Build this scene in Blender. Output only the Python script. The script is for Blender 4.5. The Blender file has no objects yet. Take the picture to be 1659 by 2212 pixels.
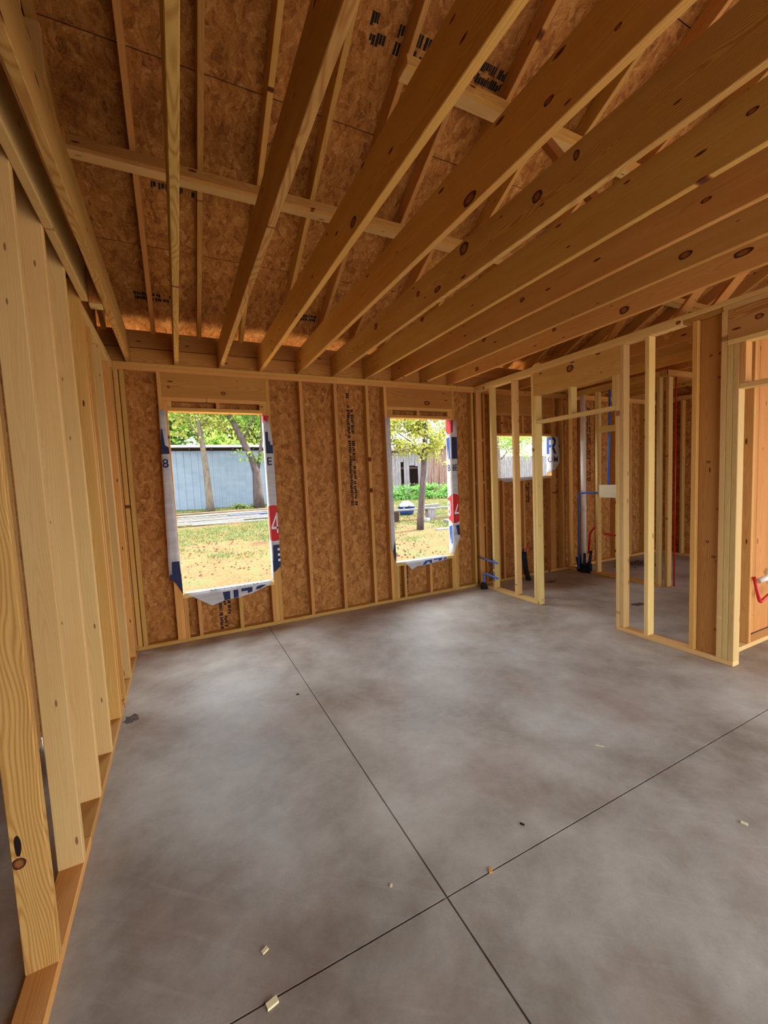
import bpy, bmesh, math, random
from mathutils import Vector, Matrix, noise
random.seed(7)
sc = bpy.context.scene
COL = sc.collection

# ------------------------------------------------------------------ camera
F_PX = 894.53
CAM_LOC = Vector((0.4613, -4.6102, 1.5597))
YAW, PITCH, ROLL = math.radians(26.2344), math.radians(-4.4352), math.radians(-2.5536)
cy, sy, cp, sp = math.cos(YAW), math.sin(YAW), math.cos(PITCH), math.sin(PITCH)
fw = Vector((sy*cp, cy*cp, sp)); r0 = Vector((cy, -sy, 0)); u0 = r0.cross(fw)
rt = r0*math.cos(ROLL) + u0*math.sin(ROLL); up = u0*math.cos(ROLL) - r0*math.sin(ROLL)
cam = bpy.data.cameras.new('camera'); camo = bpy.data.objects.new('camera', cam); COL.objects.link(camo)
cam.sensor_fit = 'HORIZONTAL'; cam.sensor_width = 36.0; cam.lens = F_PX/1659*36.0
cam.clip_start = 0.02; cam.clip_end = 400
m = Matrix((rt, up, -fw)).transposed().to_4x4(); m.translation = CAM_LOC
camo.matrix_world = m
sc.camera = camo
# ------------------------------------------------------------------ world, sun, exposure
W = bpy.data.worlds.new('world'); sc.world = W; W.use_nodes = True
wn = W.node_tree.nodes; wl = W.node_tree.links
bg = wn['Background']
tc = wn.new('ShaderNodeTexCoord'); nz = wn.new('ShaderNodeTexNoise'); nz.inputs['Scale'].default_value = 2.2; nz.inputs['Detail'].default_value = 6
rp = wn.new('ShaderNodeValToRGB')
rp.color_ramp.elements[0].position = 0.4; rp.color_ramp.elements[0].color = (0.62, 0.80, 1.0, 1)
rp.color_ramp.elements[1].position = 0.62; rp.color_ramp.elements[1].color = (1, 1, 1, 1)
wl.new(tc.outputs['Generated'], nz.inputs['Vector']); wl.new(nz.outputs['Fac'], rp.inputs['Fac']); wl.new(rp.outputs['Color'], bg.inputs['Color'])
bg.inputs['Strength'].default_value = 2.3
sun = bpy.data.lights.new('sun', 'SUN'); sun.energy = 6.0; sun.angle = math.radians(3); sun.color = (1, 0.93, 0.82)
suno = bpy.data.objects.new('sun', sun); COL.objects.link(suno)
suno.rotation_euler = Vector((0.95, 0.08, 1.15)).to_track_quat('Z', 'Y').to_euler()
sc.view_settings.view_transform = 'Standard'; sc.view_settings.look = 'None'
sc.view_settings.gamma = 1.0; sc.view_settings.use_curve_mapping = False
sc.view_settings.exposure = 1.72

# ------------------------------------------------------------------ materials
def srgb(r, g, b):
    f = lambda c: ((c/255+0.055)/1.055)**2.4 if c/255 > 0.04045 else c/255/12.92
    return (f(r), f(g), f(b), 1)
def osrgb(r, g, b, k=0.34):
    c = srgb(r, g, b); return (c[0]*k, c[1]*k, c[2]*k, 1)
class MT:
    def __init__(s, name, rough=0.8, spec=0.25):
        s.m = bpy.data.materials.new(name); s.m.use_nodes = True
        s.nt = s.m.node_tree; s.n = s.nt.nodes; s.b = s.n['Principled BSDF']
        s.b.inputs['Roughness'].default_value = rough
        s.b.inputs['Specular IOR Level'].default_value = spec
    def N(s, t, **k):
        n = s.n.new(t)
        for a, v in k.items():
            if a in n.inputs: n.inputs[a].default_value = v
            else: setattr(n, a, v)
        return n
    def L(s, a, b): s.nt.links.new(a, b)
    def ramp(s, fac, *stops):
        r = s.N('ShaderNodeValToRGB'); e = r.color_ramp.elements
        e[0].position, e[0].color = stops[0]; e[1].position, e[1].color = stops[-1]
        for p, c in stops[1:-1]:
            q = e.new(p); q.color = c
        s.L(fac, r.inputs['Fac']); return r.outputs['Color']
    def mix(s, fac, a, b, mode='MIX'):
        x = s.N('ShaderNodeMix', data_type='RGBA', blend_type=mode)
        for sock, v in ((x.inputs['Factor'], fac), (x.inputs['A'], a), (x.inputs['B'], b)):
            if hasattr(v, 'is_output'): s.L(v, sock)
            else: sock.default_value = v
        return x.outputs['Result']
    def math(s, op, a, b=None, c=None):
        x = s.N('ShaderNodeMath', operation=op)
        for i, v in enumerate((a, b, c)):
            if v is None: continue
            if hasattr(v, 'is_output'): s.L(v, x.inputs[i])
            else: x.inputs[i].default_value = v
        return x.outputs[0]
    def coords(s, scale=(1, 1, 1), rand=True, obj=True):
        t = s.N('ShaderNodeTexCoord'); out = t.outputs['Object']
        if not obj:
            g = s.N('ShaderNodeNewGeometry'); out = g.outputs['Position']
        if rand:
            o = s.N('ShaderNodeObjectInfo')
            c = s.N('ShaderNodeCombineXYZ')
            s.L(s.math('MULTIPLY', o.outputs['Random'], 37.0), c.inputs[0])
            s.L(s.math('MULTIPLY', o.outputs['Random'], 11.3), c.inputs[1])
            s.L(s.math('MULTIPLY', o.outputs['Random'], 23.7), c.inputs[2])
            a = s.N('ShaderNodeVectorMath', operation='ADD'); s.L(out, a.inputs[0]); s.L(c.outputs[0], a.inputs[1]); out = a.outputs[0]
        mp = s.N('ShaderNodeVectorMath', operation='MULTIPLY'); s.L(out, mp.inputs[0]); mp.inputs[1].default_value = scale
        return mp.outputs[0]
    def noise(s, vec, scale, detail=3, rough=0.5, dist=0.0):
        n = s.N('ShaderNodeTexNoise', Scale=scale, Detail=detail, Roughness=rough, Distortion=dist); s.L(vec, n.inputs['Vector']); return n.outputs['Fac']
    def bump(s, h, strength=0.3, dist=0.002):
        b = s.N('ShaderNodeBump', Strength=strength, Distance=dist); s.L(h, b.inputs['Height']); s.L(b.outputs[0], s.b.inputs['Normal'])

def lumber(name, light, dark, streak=0.5, knot=1.0, rough=0.72, kth=0.45, wob=.085):
    M = MT(name, rough, 0.2)
    # growth rings around an off-centre pith, warped along the length
    v = M.coords((1, 1, 1))
    w = M.N('ShaderNodeTexNoise', Scale=1.0, Detail=2.0)
    vs = M.N('ShaderNodeVectorMath', operation='MULTIPLY'); M.L(v, vs.inputs[0]); vs.inputs[1].default_value = (1.3, 5, 5); M.L(vs.outputs[0], w.inputs['Vector'])
    sub = M.N('ShaderNodeVectorMath', operation='SUBTRACT'); M.L(w.outputs['Color'], sub.inputs[0]); sub.inputs[1].default_value = (.5, .5, .5)
    amp = M.N('ShaderNodeVectorMath', operation='MULTIPLY'); M.L(sub.outputs[0], amp.inputs[0]); amp.inputs[1].default_value = (0, wob, wob)
    oc = M.N('ShaderNodeTexCoord')
    ad = M.N('ShaderNodeVectorMath', operation='ADD'); M.L(oc.outputs['Object'], ad.inputs[0]); M.L(amp.outputs[0], ad.inputs[1])
    oi = M.N('ShaderNodeObjectInfo')
    sep = M.N('ShaderNodeSeparateXYZ'); M.L(ad.outputs[0], sep.inputs[0])
    yy = M.math('ADD', sep.outputs[1], M.math('MULTIPLY_ADD', oi.outputs['Random'], 0.10, -0.05))
    zz = M.math('ADD', sep.outputs[2], M.math('MULTIPLY_ADD', oi.outputs['Random'], 0.05, 0.015))
    r = M.math('SQRT', M.math('ADD', M.math('MULTIPLY', yy, yy), M.math('MULTIPLY', zz, zz)))
    ring = M.math('SINE', M.math('MULTIPLY', r, 950.0))
    ring = M.math('MULTIPLY_ADD', ring, 0.5, 0.5)
    fib = M.noise(M.coords((2.5, 260, 260)), 1.0, 3)
    mott = M.noise(M.coords((1.1, 9, 9)), 1.0, 4)
    f = M.math('ADD', M.math('MULTIPLY', M.math('POWER', ring, 2.0), 0.30*streak), M.math('MULTIPLY', fib, 0.28))
    f = M.math('ADD', f, M.math('MULTIPLY', mott, 0.45))
    col = M.ramp(f, (0.25, light), (0.85, dark))
    # board to board tint
    hsv = M.N('ShaderNodeHueSaturation'); M.L(col, hsv.inputs['Color'])
    M.L(M.math('MULTIPLY_ADD', oi.outputs['Random'], 0.3, 0.84), hsv.inputs['Value'])
    M.L(M.math('MULTIPLY_ADD', M.math('FRACT', M.math('MULTIPLY', oi.outputs['Random'], 17.3)), 0.02, 0.49), hsv.inputs['Hue'])
    col = hsv.outputs[0]
    # knots
    if knot:
        vo = M.N('ShaderNodeTexVoronoi', voronoi_dimensions='2D', Scale=1.0, Randomness=1.0)
        M.L(M.coords((2.4, 8.5, 8.5)), vo.inputs['Vector'])
        cs = M.N('ShaderNodeSeparateColor'); M.L(vo.outputs['Color'], cs.inputs[0])
        size = M.math('MULTIPLY', M.math('GREATER_THAN', cs.outputs[0], kth), M.math('MULTIPLY_ADD', cs.outputs[1], 0.075, 0.022))
        d = M.math('DIVIDE', vo.outputs['Distance'], M.math('ADD', size, 0.0001))
        k = M.ramp(d, (0.55, (1, 1, 1, 1)), (1.05, (.25, .25, .25, 1)), (1.9, (0, 0, 0, 1)))
        rimn = M.math('SINE', M.math('MULTIPLY', d, 9.0))
        kc = M.mix(M.math('MULTIPLY_ADD', rimn, .3, .3), srgb(112, 58, 24), srgb(56, 28, 14))
        col = M.mix(M.math('MULTIPLY', k, knot), col, kc)
    M.L(col, M.b.inputs['Base Color'])
    M.bump(f, 0.25, 0.0015)
    return M.m
LUM = lumber('pine_lumber', srgb(240, 186, 104), srgb(198, 120, 48))
LUMP = lumber('pale_spruce_lumber', srgb(242, 206, 134), srgb(212, 158, 82), 0.4, 0.8, kth=0.25)
LUMY = lumber('yellow_pine_lumber', srgb(238, 192, 110), srgb(178, 112, 44), 0.95, 1.0, wob=.13)
LUMC = lumber('cream_lumber', srgb(244, 230, 186), srgb(226, 204, 150), 0.15, 0.3)
LUMG = lumber('brown_header_lumber', srgb(218, 158, 84), srgb(176, 106, 44), 0.7, 1.0)

def osb():
    M = MT('strand_board', 0.75, 0.2)
    base = M.coords((1, 1, 1), rand=True)
    wob = M.N('ShaderNodeTexNoise', Scale=9.0, Detail=2.0); M.L(base, wob.inputs['Vector'])
    a2 = M.N('ShaderNodeVectorMath', operation='MULTIPLY_ADD'); M.L(wob.outputs['Color'], a2.inputs[0]); a2.inputs[1].default_value = (.12, .12, .12); M.L(base, a2.inputs[2])
    out = None
    for sc_, off in ((24, 0.0), (44, 3.7)):
        vo = M.N('ShaderNodeTexVoronoi', Scale=sc_, Randomness=1.0)
        st = M.N('ShaderNodeVectorMath', operation='MULTIPLY_ADD'); M.L(a2.outputs[0], st.inputs[0]); st.inputs[1].default_value = (1, .6, .6); st.inputs[2].default_value = (off, off, off)
        M.L(st.outputs[0], vo.inputs['Vector'])
        cs = M.N('ShaderNodeSeparateColor'); M.L(vo.outputs['Color'], cs.inputs[0])
        rot = M.N('ShaderNodeVectorRotate', rotation_type='EULER_XYZ')
        ce = M.N('ShaderNodeCombineXYZ')
        for i in range(3): M.L(M.math('MULTIPLY', cs.outputs[i], 3.1), ce.inputs[i])
        M.L(base, rot.inputs['Vector']); M.L(ce.outputs[0], rot.inputs['Rotation'])
        ss = M.N('ShaderNodeVectorMath', operation='MULTIPLY'); M.L(rot.outputs[0], ss.inputs[0]); ss.inputs[1].default_value = (10, 120, 120)
        f = M.noise(ss.outputs[0], 1.0, 3)
        f = M.math('ADD', M.math('MULTIPLY', f, 0.62), M.math('MULTIPLY', cs.outputs[1], 0.38))
        out = f if out is None else M.math('MULTIPLY_ADD', out, 0.5, M.math('MULTIPLY', f, 0.5))
    col = M.ramp(out, (0.24, srgb(112, 68, 28)), (0.40, srgb(164, 106, 48)), (0.56, srgb(190, 130, 66)), (0.76, srgb(222, 170, 102)))
    big = M.noise(base, 1.4, 3)
    col = M.mix(M.math('MULTIPLY', big, 0.35), col, srgb(170, 110, 60), 'MULTIPLY')
    M.L(col, M.b.inputs['Base Color']); M.bump(out, 0.5, 0.002)
    return M.m
OSB = osb()

def concrete():
    M = MT('troweled_concrete', 0.5, 0.35)
    p = M.coords((1, 1, 1), rand=False, obj=False)
    big = M.noise(p, 0.9, 6, 0.6, 0.15); mid = M.noise(p, 3.4, 6, 0.68, 0.15); fine = M.noise(p, 130, 3)
    f = M.math('ADD', M.math('MULTIPLY', big, 0.68), M.math('MULTIPLY', mid, 0.32))
    col = M.ramp(f, (0.34, srgb(122, 106, 90)), (0.5, srgb(176, 168, 156)), (0.66, srgb(212, 210, 200)))
    rust = M.noise(p, 1.3, 4, 0.6, 0.2)
    col = M.mix(M.math('MULTIPLY', M.ramp(rust, (0.5, (0, 0, 0, 1)), (0.78, (1, 1, 1, 1))), 0.5), col, srgb(158, 120, 96))
    # long trowel scuffs
    sv = M.N('ShaderNodeVectorRotate', rotation_type='Z_AXIS'); M.L(p, sv.inputs['Vector']); sv.inputs['Angle'].default_value = 0.7
    s2 = M.N('ShaderNodeVectorMath', operation='MULTIPLY'); M.L(sv.outputs[0], s2.inputs[0]); s2.inputs[1].default_value = (1.6, 22, 1)
    scuff = M.noise(s2.outputs[0], 1.0, 4, 0.6, 0.2)
    col = M.mix(M.math('MULTIPLY', M.ramp(scuff, (0.58, (0, 0, 0, 1)), (0.75, (1, 1, 1, 1))), 0.16), col, srgb(214, 212, 206))
    col = M.mix(M.math('MULTIPLY', fine, 0.22), col, srgb(90, 84, 80))
    M.L(col, M.b.inputs['Base Color'])
    M.L(M.math('MULTIPLY_ADD', mid, 0.35, 0.33), M.b.inputs['Roughness'])
    M.bump(M.math('ADD', M.math('MULTIPLY', mid, .7), M.math('MULTIPLY', fine, 0.15)), 0.18, 0.004)
    return M.m
CONC = concrete()

def plain(name, c, rough=0.6, spec=0.3, var=0.12, scale=20, bump=0.0, metal=0.0, trans=0.0):
    M = MT(name, rough, spec)
    n = M.noise(M.coords(), scale, 4)
    d = tuple(x*(1-var*2) for x in c[:3])+(1,)
    M.L(M.ramp(n, (0.3, c), (0.75, d)), M.b.inputs['Base Color'])
    M.b.inputs['Metallic'].default_value = metal
    if bump: M.bump(n, bump, 0.01)
    if trans: M.b.inputs['Transmission Weight'].default_value = trans
    return M.m
def wrapmat():
    M = MT('house_wrap_film', 0.6, 0.3)
    n = M.noise(M.coords((3, 3, 14)), 2.0, 4)
    col = M.ramp(n, (0.3, srgb(238, 238, 240)), (0.8, srgb(214, 212, 214)))
    M.L(col, M.b.inputs['Base Color']); M.bump(n, 0.5, 0.01)
    t = M.N('ShaderNodeBsdfTranslucent'); M.L(col, t.inputs['Color'])
    mx = M.N('ShaderNodeMixShader', Fac=0.45); M.L(M.b.outputs[0], mx.inputs[1]); M.L(t.outputs[0], mx.inputs[2])
    M.L(mx.outputs[0], M.n['Material Output'].inputs['Surface']); return M.m
WRAP = wrapmat()
NAVY = plain('wrap_print_navy', srgb(34, 44, 84), 0.6)
BLUEP = plain('wrap_print_blue', srgb(40, 82, 168), 0.6)
REDP = plain('wrap_print_red', srgb(206, 36, 34), 0.6)
WHITEP = plain('wrap_print_white', srgb(236, 232, 232), 0.6, var=.03)
INK = plain('black_stamp_ink', srgb(38, 28, 18), 0.8, var=0.3, scale=60)
BLUE = plain('blue_pex', srgb(62, 126, 226), 0.35, 0.5)
RED = plain('red_pex', srgb(220, 34, 34), 0.35, 0.5)
PVC = plain('white_pvc', srgb(244, 238, 226), 0.45, 0.4, 0.02)
BLACK = plain('black_foam_sleeve', srgb(30, 30, 34), 0.8, bump=.3)
STEEL = plain('galvanised_plate', srgb(150, 154, 160), 0.45, 0.5, metal=0.6)
GOLD = plain('brass_fitting', srgb(120, 96, 50), 0.4, 0.5, metal=0.5)
GREYS = plain('dark_floor_stain', srgb(96, 88, 80), 0.7, var=.3)
def ribmetal():
    M = MT('blue_grey_metal_siding', 0.45, 0.4)
    n = M.noise(M.coords((1, 1, 3)), 1.2, 4)
    col = M.ramp(n, (0.3, osrgb(190, 208, 222, .33)), (0.75, osrgb(166, 188, 206, .33)))
    M.L(col, M.b.inputs['Base Color']); return M.m
RIB = ribmetal()
ROOFW = plain('pale_metal_roofing', osrgb(235, 238, 242, .7), 0.4)
DARKW = plain('weathered_dark_timber', osrgb(92, 62, 44), 0.8, var=.3, bump=.3)
def bark(name, a, b):
    M = MT(name, 0.9, 0.15)
    n = M.noise(M.coords((14, 14, 3.5)), 1.0, 5, 0.65, 0.8)
    M.L(M.ramp(n, (0.3, a), (0.7, b)), M.b.inputs['Base Color']); M.bump(n, 0.7, 0.03); return M.m
BARK = bark('pale_bark', osrgb(190, 172, 150), osrgb(128, 108, 90))
BARKD = bark('grey_brown_bark', osrgb(150, 132, 126), osrgb(92, 76, 70))
def leafmat(name, a, b):
    M = MT(name, 0.6, 0.3)
    t = M.N('ShaderNodeNewGeometry')
    n = M.noise(t.outputs['Position'], 2.4, 3)
    wn_ = M.N('ShaderNodeTexWhiteNoise'); 
    s_ = M.N('ShaderNodeVectorMath', operation='SNAP'); M.L(t.outputs['Position'], s_.inputs[0]); s_.inputs[1].default_value = (.12, .12, .12); M.L(s_.outputs[0], wn_.inputs['Vector'])
    f = M.math('ADD', M.math('MULTIPLY', n, 0.6), M.math('MULTIPLY', wn_.outputs['Value'], 0.4))
    col = M.ramp(f, (0.3, a), (0.7, b)); M.L(col, M.b.inputs['Base Color'])
    tr = M.N('ShaderNodeBsdfTranslucent'); M.L(col, tr.inputs['Color'])
    mx = M.N('ShaderNodeMixShader', Fac=0.5); M.L(M.b.outputs[0], mx.inputs[1]); M.L(tr.outputs[0], mx.inputs[2])
    M.L(mx.outputs[0], M.n['Material Output'].inputs['Surface']); return M.m
LEAF = leafmat('green_leaves', osrgb(120, 176, 60, .45), osrgb(206, 228, 104, .52))
LEAFY = leafmat('yellow_green_leaves', osrgb(176, 196, 72, .45), osrgb(236, 228, 120, .5))
LEAFD = leafmat('fresh_weeds', osrgb(96, 176, 70, .45), osrgb(166, 216, 112, .5))
GRASS = leafmat('lawn_grass', osrgb(128, 164, 84, .32), osrgb(190, 200, 120, .36))
def soil():
    M = MT('clay_soil', 0.95, 0.1)
    p = M.coords((1, 1, 1), rand=False, obj=False)
    a = M.noise(p, 1.5, 6, 0.65, 0.5); f = M.noise(p, 26, 4, 0.7)
    col = M.ramp(f, (0.3, osrgb(160, 112, 70, .19)), (0.5, osrgb(222, 168, 110, .19)), (0.75, osrgb(244, 206, 156, .21)))
    col = M.mix(M.ramp(a, (0.44, (0, 0, 0, 1)), (0.6, (.85, .85, .85, 1))), col, osrgb(176, 184, 120, .19))
    M.L(col, M.b.inputs['Base Color']); M.bump(M.math('ADD', a, f), 0.6, 0.05); return M.m
SOIL = soil()
def oldwood(name, a, b):
    M = MT(name, 0.9, 0.1)
    n = M.noise(M.coords((3, 40, 40)), 1.0, 4, .6); M.L(M.ramp(n, (0.3, a), (0.72, b)), M.b.inputs['Base Color']); M.bump(n, .4, .01); return M.m
OLDG = oldwood('silver_grey_boards', osrgb(214, 208, 206, .36), osrgb(140, 130, 128, .3))
OLDR = oldwood('reddish_grey_boards', osrgb(214, 178, 158, .4), osrgb(146, 106, 90, .36))
WHITEB = plain('white_painted_trim', osrgb(224, 224, 228, .33), 0.5, var=.06)
OUTC = plain('tan_weathered_plank', osrgb(214, 186, 142, .30), 0.8, var=.15)
EAVE_BOUNCE = plain('pale_eave_bounce', srgb(232, 214, 178), 0.9, var=.08, scale=60, bump=.5)  # pale tone chosen to bounce sunlight up at the eave
TUB = plain('blue_plastic', osrgb(34, 96, 184), 0.4, 0.5)
TARP = plain('white_plastic_sheet', osrgb(230, 232, 236, .55), 0.5, var=.06, bump=.4)

# ------------------------------------------------------------------ builders
def empty(name, loc=(0, 0, 0), label=None, cat=None, group=None, kind=None, rz=0):
    o = bpy.data.objects.new(name, None); COL.objects.link(o); o.location = loc; o.rotation_euler = (0, 0, rz)
    o.empty_display_size = 0.1
    return tag(o, label, cat, group, kind)
def tag(o, label=None, cat=None, group=None, kind=None):
    for k, v in (('label', label), ('category', cat), ('group', group), ('kind', kind)):
        if v: o[k] = v
    return o
def link(name, me, mat, parent=None, kind=None):
    o = bpy.data.objects.new(name, me); COL.objects.link(o)
    if mat and not me.materials: me.materials.append(mat)
    if parent: o.parent = parent
    if kind: o['kind'] = kind
    return o
_cache = {}
def box_mesh(l, w, t, mat, bev=0.003):
    key = (round(l, 4), round(w, 4), round(t, 4), mat.name, bev)
    if key in _cache: return _cache[key]
    bm = bmesh.new(); bmesh.ops.create_cube(bm, size=1)
    bmesh.ops.scale(bm, vec=(l, w, t), verts=bm.verts)
    if bev and min(l, w, t) > 2.5*bev:
        bmesh.ops.bevel(bm, geom=bm.edges[:], offset=bev, segments=1, affect='EDGES')
    me = bpy.data.meshes.new('board'); bm.to_mesh(me); bm.free(); me.materials.append(mat)
    _cache[key] = me; return me
def board(name, x0, x1, y0, y1, z0, z1, mat, parent=None, bev=0.003):
    """an axis-aligned piece; the local X axis runs along its length"""
    d = [(x1-x0, 0), (y1-y0, 1), (z1-z0, 2)]
    d.sort(reverse=True)
    me = box_mesh(d[0][0], d[1][0], d[2][0], mat, bev)
    o = link(name, me, None, parent)
    ax = [Vector((1, 0, 0)), Vector((0, 1, 0)), Vector((0, 0, 1))]
    a, b = ax[d[0][1]], ax[d[1][1]]; c = a.cross(b)
    M = Matrix((a, b, c)).transposed().to_4x4(); M.translation = ((x0+x1)/2, (y0+y1)/2, (z0+z1)/2)
    o.matrix_local = M; return o
def beam(name, p0, p1, w, t, mat, parent=None, updir=(0, 0, 1), bev=0.003):
    """a piece between two points; w is its depth towards updir, t its thickness"""
    p0, p1 = Vector(p0), Vector(p1); a = (p1-p0); l = a.length; a.normalize()
    c = a.cross(Vector(updir)).normalized(); b = c.cross(a)
    me = box_mesh(l, w, t, mat, bev); o = link(name, me, None, parent)
    M = Matrix((a, b, a.cross(b))).transposed().to_4x4(); M.translation = (p0+p1)/2
    o.matrix_local = M; return o
def boxes_mesh(name, boxes, mat):
    vs, fs = [], []
    for (x0, x1, y0, y1, z0, z1) in boxes:
        n = len(vs)
        vs += [(x, y, z) for x in (x0, x1) for y in (y0, y1) for z in (z0, z1)]
        fs += [tuple(n+i for i in q) for q in ((0, 1, 3, 2), (4, 6, 7, 5), (0, 4, 5, 1), (2, 3, 7, 6), (0, 2, 6, 4), (1, 5, 7, 3))]
    me = bpy.data.meshes.new(name); me.from_pydata(vs, [], fs); me.materials.append(mat); me.update(); return me
def tube(name, pts, rad, mat, parent=None, seg=10, radii=None, wob=0.0, closed_ends=True):
    pts = [Vector(p) for p in pts]; vs, fs = [], []
    for i, p in enumerate(pts):
        d = (pts[min(i+1, len(pts)-1)]-pts[max(i-1, 0)]).normalized()
        a = d.orthogonal().normalized() if i == 0 else (a0 - d*a0.dot(d)).normalized()
        a0 = a; b = d.cross(a); r = radii[i] if radii else rad
        for k in range(seg):
            th = 2*math.pi*k/seg; rr = r*(1+wob*math.sin(3*th+i*1.3))
            vs.append(tuple(p+a*math.cos(th)*rr+b*math.sin(th)*rr))
    for i in range(len(pts)-1):
        for k in range(seg):
            fs.append((i*seg+k, i*seg+(k+1) % seg, (i+1)*seg+(k+1) % seg, (i+1)*seg+k))
    fs.append(tuple(range(seg))[::-1]); fs.append(tuple((len(pts)-1)*seg+k for k in range(seg)))
    me = bpy.data.meshes.new(name); me.from_pydata(vs, [], fs)
    for p in me.polygons: p.use_smooth = len(p.vertices) == 4
    return link(name, me, mat, parent)
def bend(pts, n=5, r=0.03):
    """round the corners of a polyline"""
    pts = [Vector(p) for p in pts]; out = [pts[0]]
    for i in range(1, len(pts)-1):
        a, b, c = pts[i-1], pts[i], pts[i+1]
        q = min(r, (a-b).length*.45, (c-b).length*.45)
        s, e = b+(a-b).normalized()*q, b+(c-b).normalized()*q
        for k in range(n+1):
            t = k/n; out.append(s*(1-t)**2+b*2*t*(1-t)+e*t*t)
    out.append(pts[-1]); return out

STUD_T, STUD_W = 0.038, 0.089
ZB, ZP, ZT = 0.038, 2.695, 2.771           # plate top, stud top, wall top
def stud_bw(x0, parent, z0=ZB, z1=ZP, mat=None, name='stud', y0=0.0):   # stud in a wall running along X
    return board(name, x0, x0+STUD_T, y0, y0+STUD_W, z0, z1, mat or LUM, parent)
def stud_sw(xw, y1, parent, z0=ZB, z1=ZP, mat=None, name='stud'):        # stud in a wall running along Y; y1 = near face
    return board(name, xw, xw+STUD_W, y1, y1+STUD_T, z0, z1, mat or LUM, parent)
def stamp(parent, name, o, du, dv, w, h, cols, seed, n):
    """faded stencil marks: small ink bars on a plane, o = corner, du/dv = unit axes, in rows along du"""
    R = random.Random(seed); vs, fs = [], []
    o, du, dv = Vector(o), Vector(du), Vector(dv)
    for c in range(cols):
        v0 = h*c/cols; hh = h/cols*0.78; u = R.uniform(0, .03)
        while u < w:
            seg = R.choice((.03, .05, .1, .16)); e = min(w, u+seg)
            if R.random() < .8:
                k = u
                while k < e:
                    bw = R.uniform(.009, .022)
                    a = v0+R.choice((0, 0, .25, .0))*hh; b = v0+hh*R.choice((1, 1, .75, 1))
                    p = len(vs)
                    for (s_, t_) in ((k, a), (k+bw, a), (k+bw, b), (k, b)): vs.append(tuple(o+du*s_+dv*t_))
                    fs.append((p, p+1, p+2, p+3)); k += bw+R.uniform(.002, .007)
            u = e+R.uniform(.012, .03)
    me = bpy.data.meshes.new(name); me.from_pydata(vs, [], fs); ob = link(name, me, INK, parent); return ob

# ------------------------------------------------------------------ floor
floor = empty('floor', kind='structure')
XJ, YJ, G = 1.245, -3.405, 0.0035
me = boxes_mesh('slab_base', [(-3.2, 8.5, -11.5, 0.10, -0.35, -0.012)], CONC); link('slab_base', me, None, floor)
xs = [-3.2, -2.4, XJ, 4.9, 8.5]; ys = [-11.5, -7.1, YJ, 0.10]
for i in range(4):
    for j in range(3):
        me = boxes_mesh('slab_panel', [(xs[i]+G, xs[i+1]-G, ys[j]+G, ys[j+1]-G, -0.012, 0.0)], CONC); link('slab_panel', me, None, floor)

# ------------------------------------------------------------------ back wall
WIN = [(0.426, 1.341, 0.490, 2.325), (2.876, 3.773, 0.490, 2.325), (4.565, 5.662, 1.510, 2.115)]
wb = empty('wall_back', kind='structure')
def sheet_boxes(x0, x1, z0, z1, y0, y1):
    xs_ = sorted({x0, x1, *[x for w in WIN for x in w[:2] if x0 < x < x1]})
    out = []
    for a, b in zip(xs_, xs_[1:]):
        mid = (a+b)/2; zz = [(z0, z1)]
        for w in WIN:
            if w[0] < mid < w[1]:
                zz = [(p, q) for (p, q) in ((z0, min(z1, w[2])), (max(z0, w[3]), z1)) if q > p]
        out += [(a, b, y0, y1, p, q) for p, q in zz]
    return out
sheets = []
for k in range(8):
    x0, x1 = -0.10+1.2192*k, -0.10+1.2192*(k+1)-0.0003
    cz = 1.2
    bx = sheet_boxes(x0, min(x1, 8.6), -0.05, 3.06, 0.0895, 0.101)
    cx = (x0+x1)/2
    bx = [(a-cx, b-cx, c, d, e-cz, f-cz) for a, b, c, d, e, f in bx]
    o = link('strand_board', boxes_mesh('strand_board', bx, OSB), None, wb); o.location = (cx, 0, cz); sheets.append(o)
board('bottom_plate', -0.089, 5.60, 0, .089, 0, .038, LUM, wb); board('bottom_plate', 5.60, 8.4, 0, .089, 0, .038, LUM, wb)
board('top_plate', -0.089, 3.02, 0, .089, 2.695, 2.733, LUM, wb); board('top_plate', 3.02, 8.4, 0, .089, 2.695, 2.733, LUM, wb)
board('top_plate', -0.089, 2.2, 0, .089, 2.733, 2.771, LUM, wb); board('top_plate', 2.2, 8.4, 0, .089, 2.733, 2.771, LUM, wb)
for x in (0.0, 1.746, 2.153, 2.555, 4.131, 5.89, 6.36, 6.77, 7.17, 7.58, 7.98): stud_bw(x, wb)
stud_bw(-0.0, wb, mat=LUM).location.x = 0.045+.019
for x in (4.330,): stud_bw(x, wb)
for z in (0.86, 1.46, 2.05): board('ladder_block', 4.190, 4.330, 0.0, .038, z-.019, z+.019, LUMP, wb)
stud_bw(4.190, wb, name='stud').location = (4.20+.019, .0445, (ZB+ZP)/2)
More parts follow.
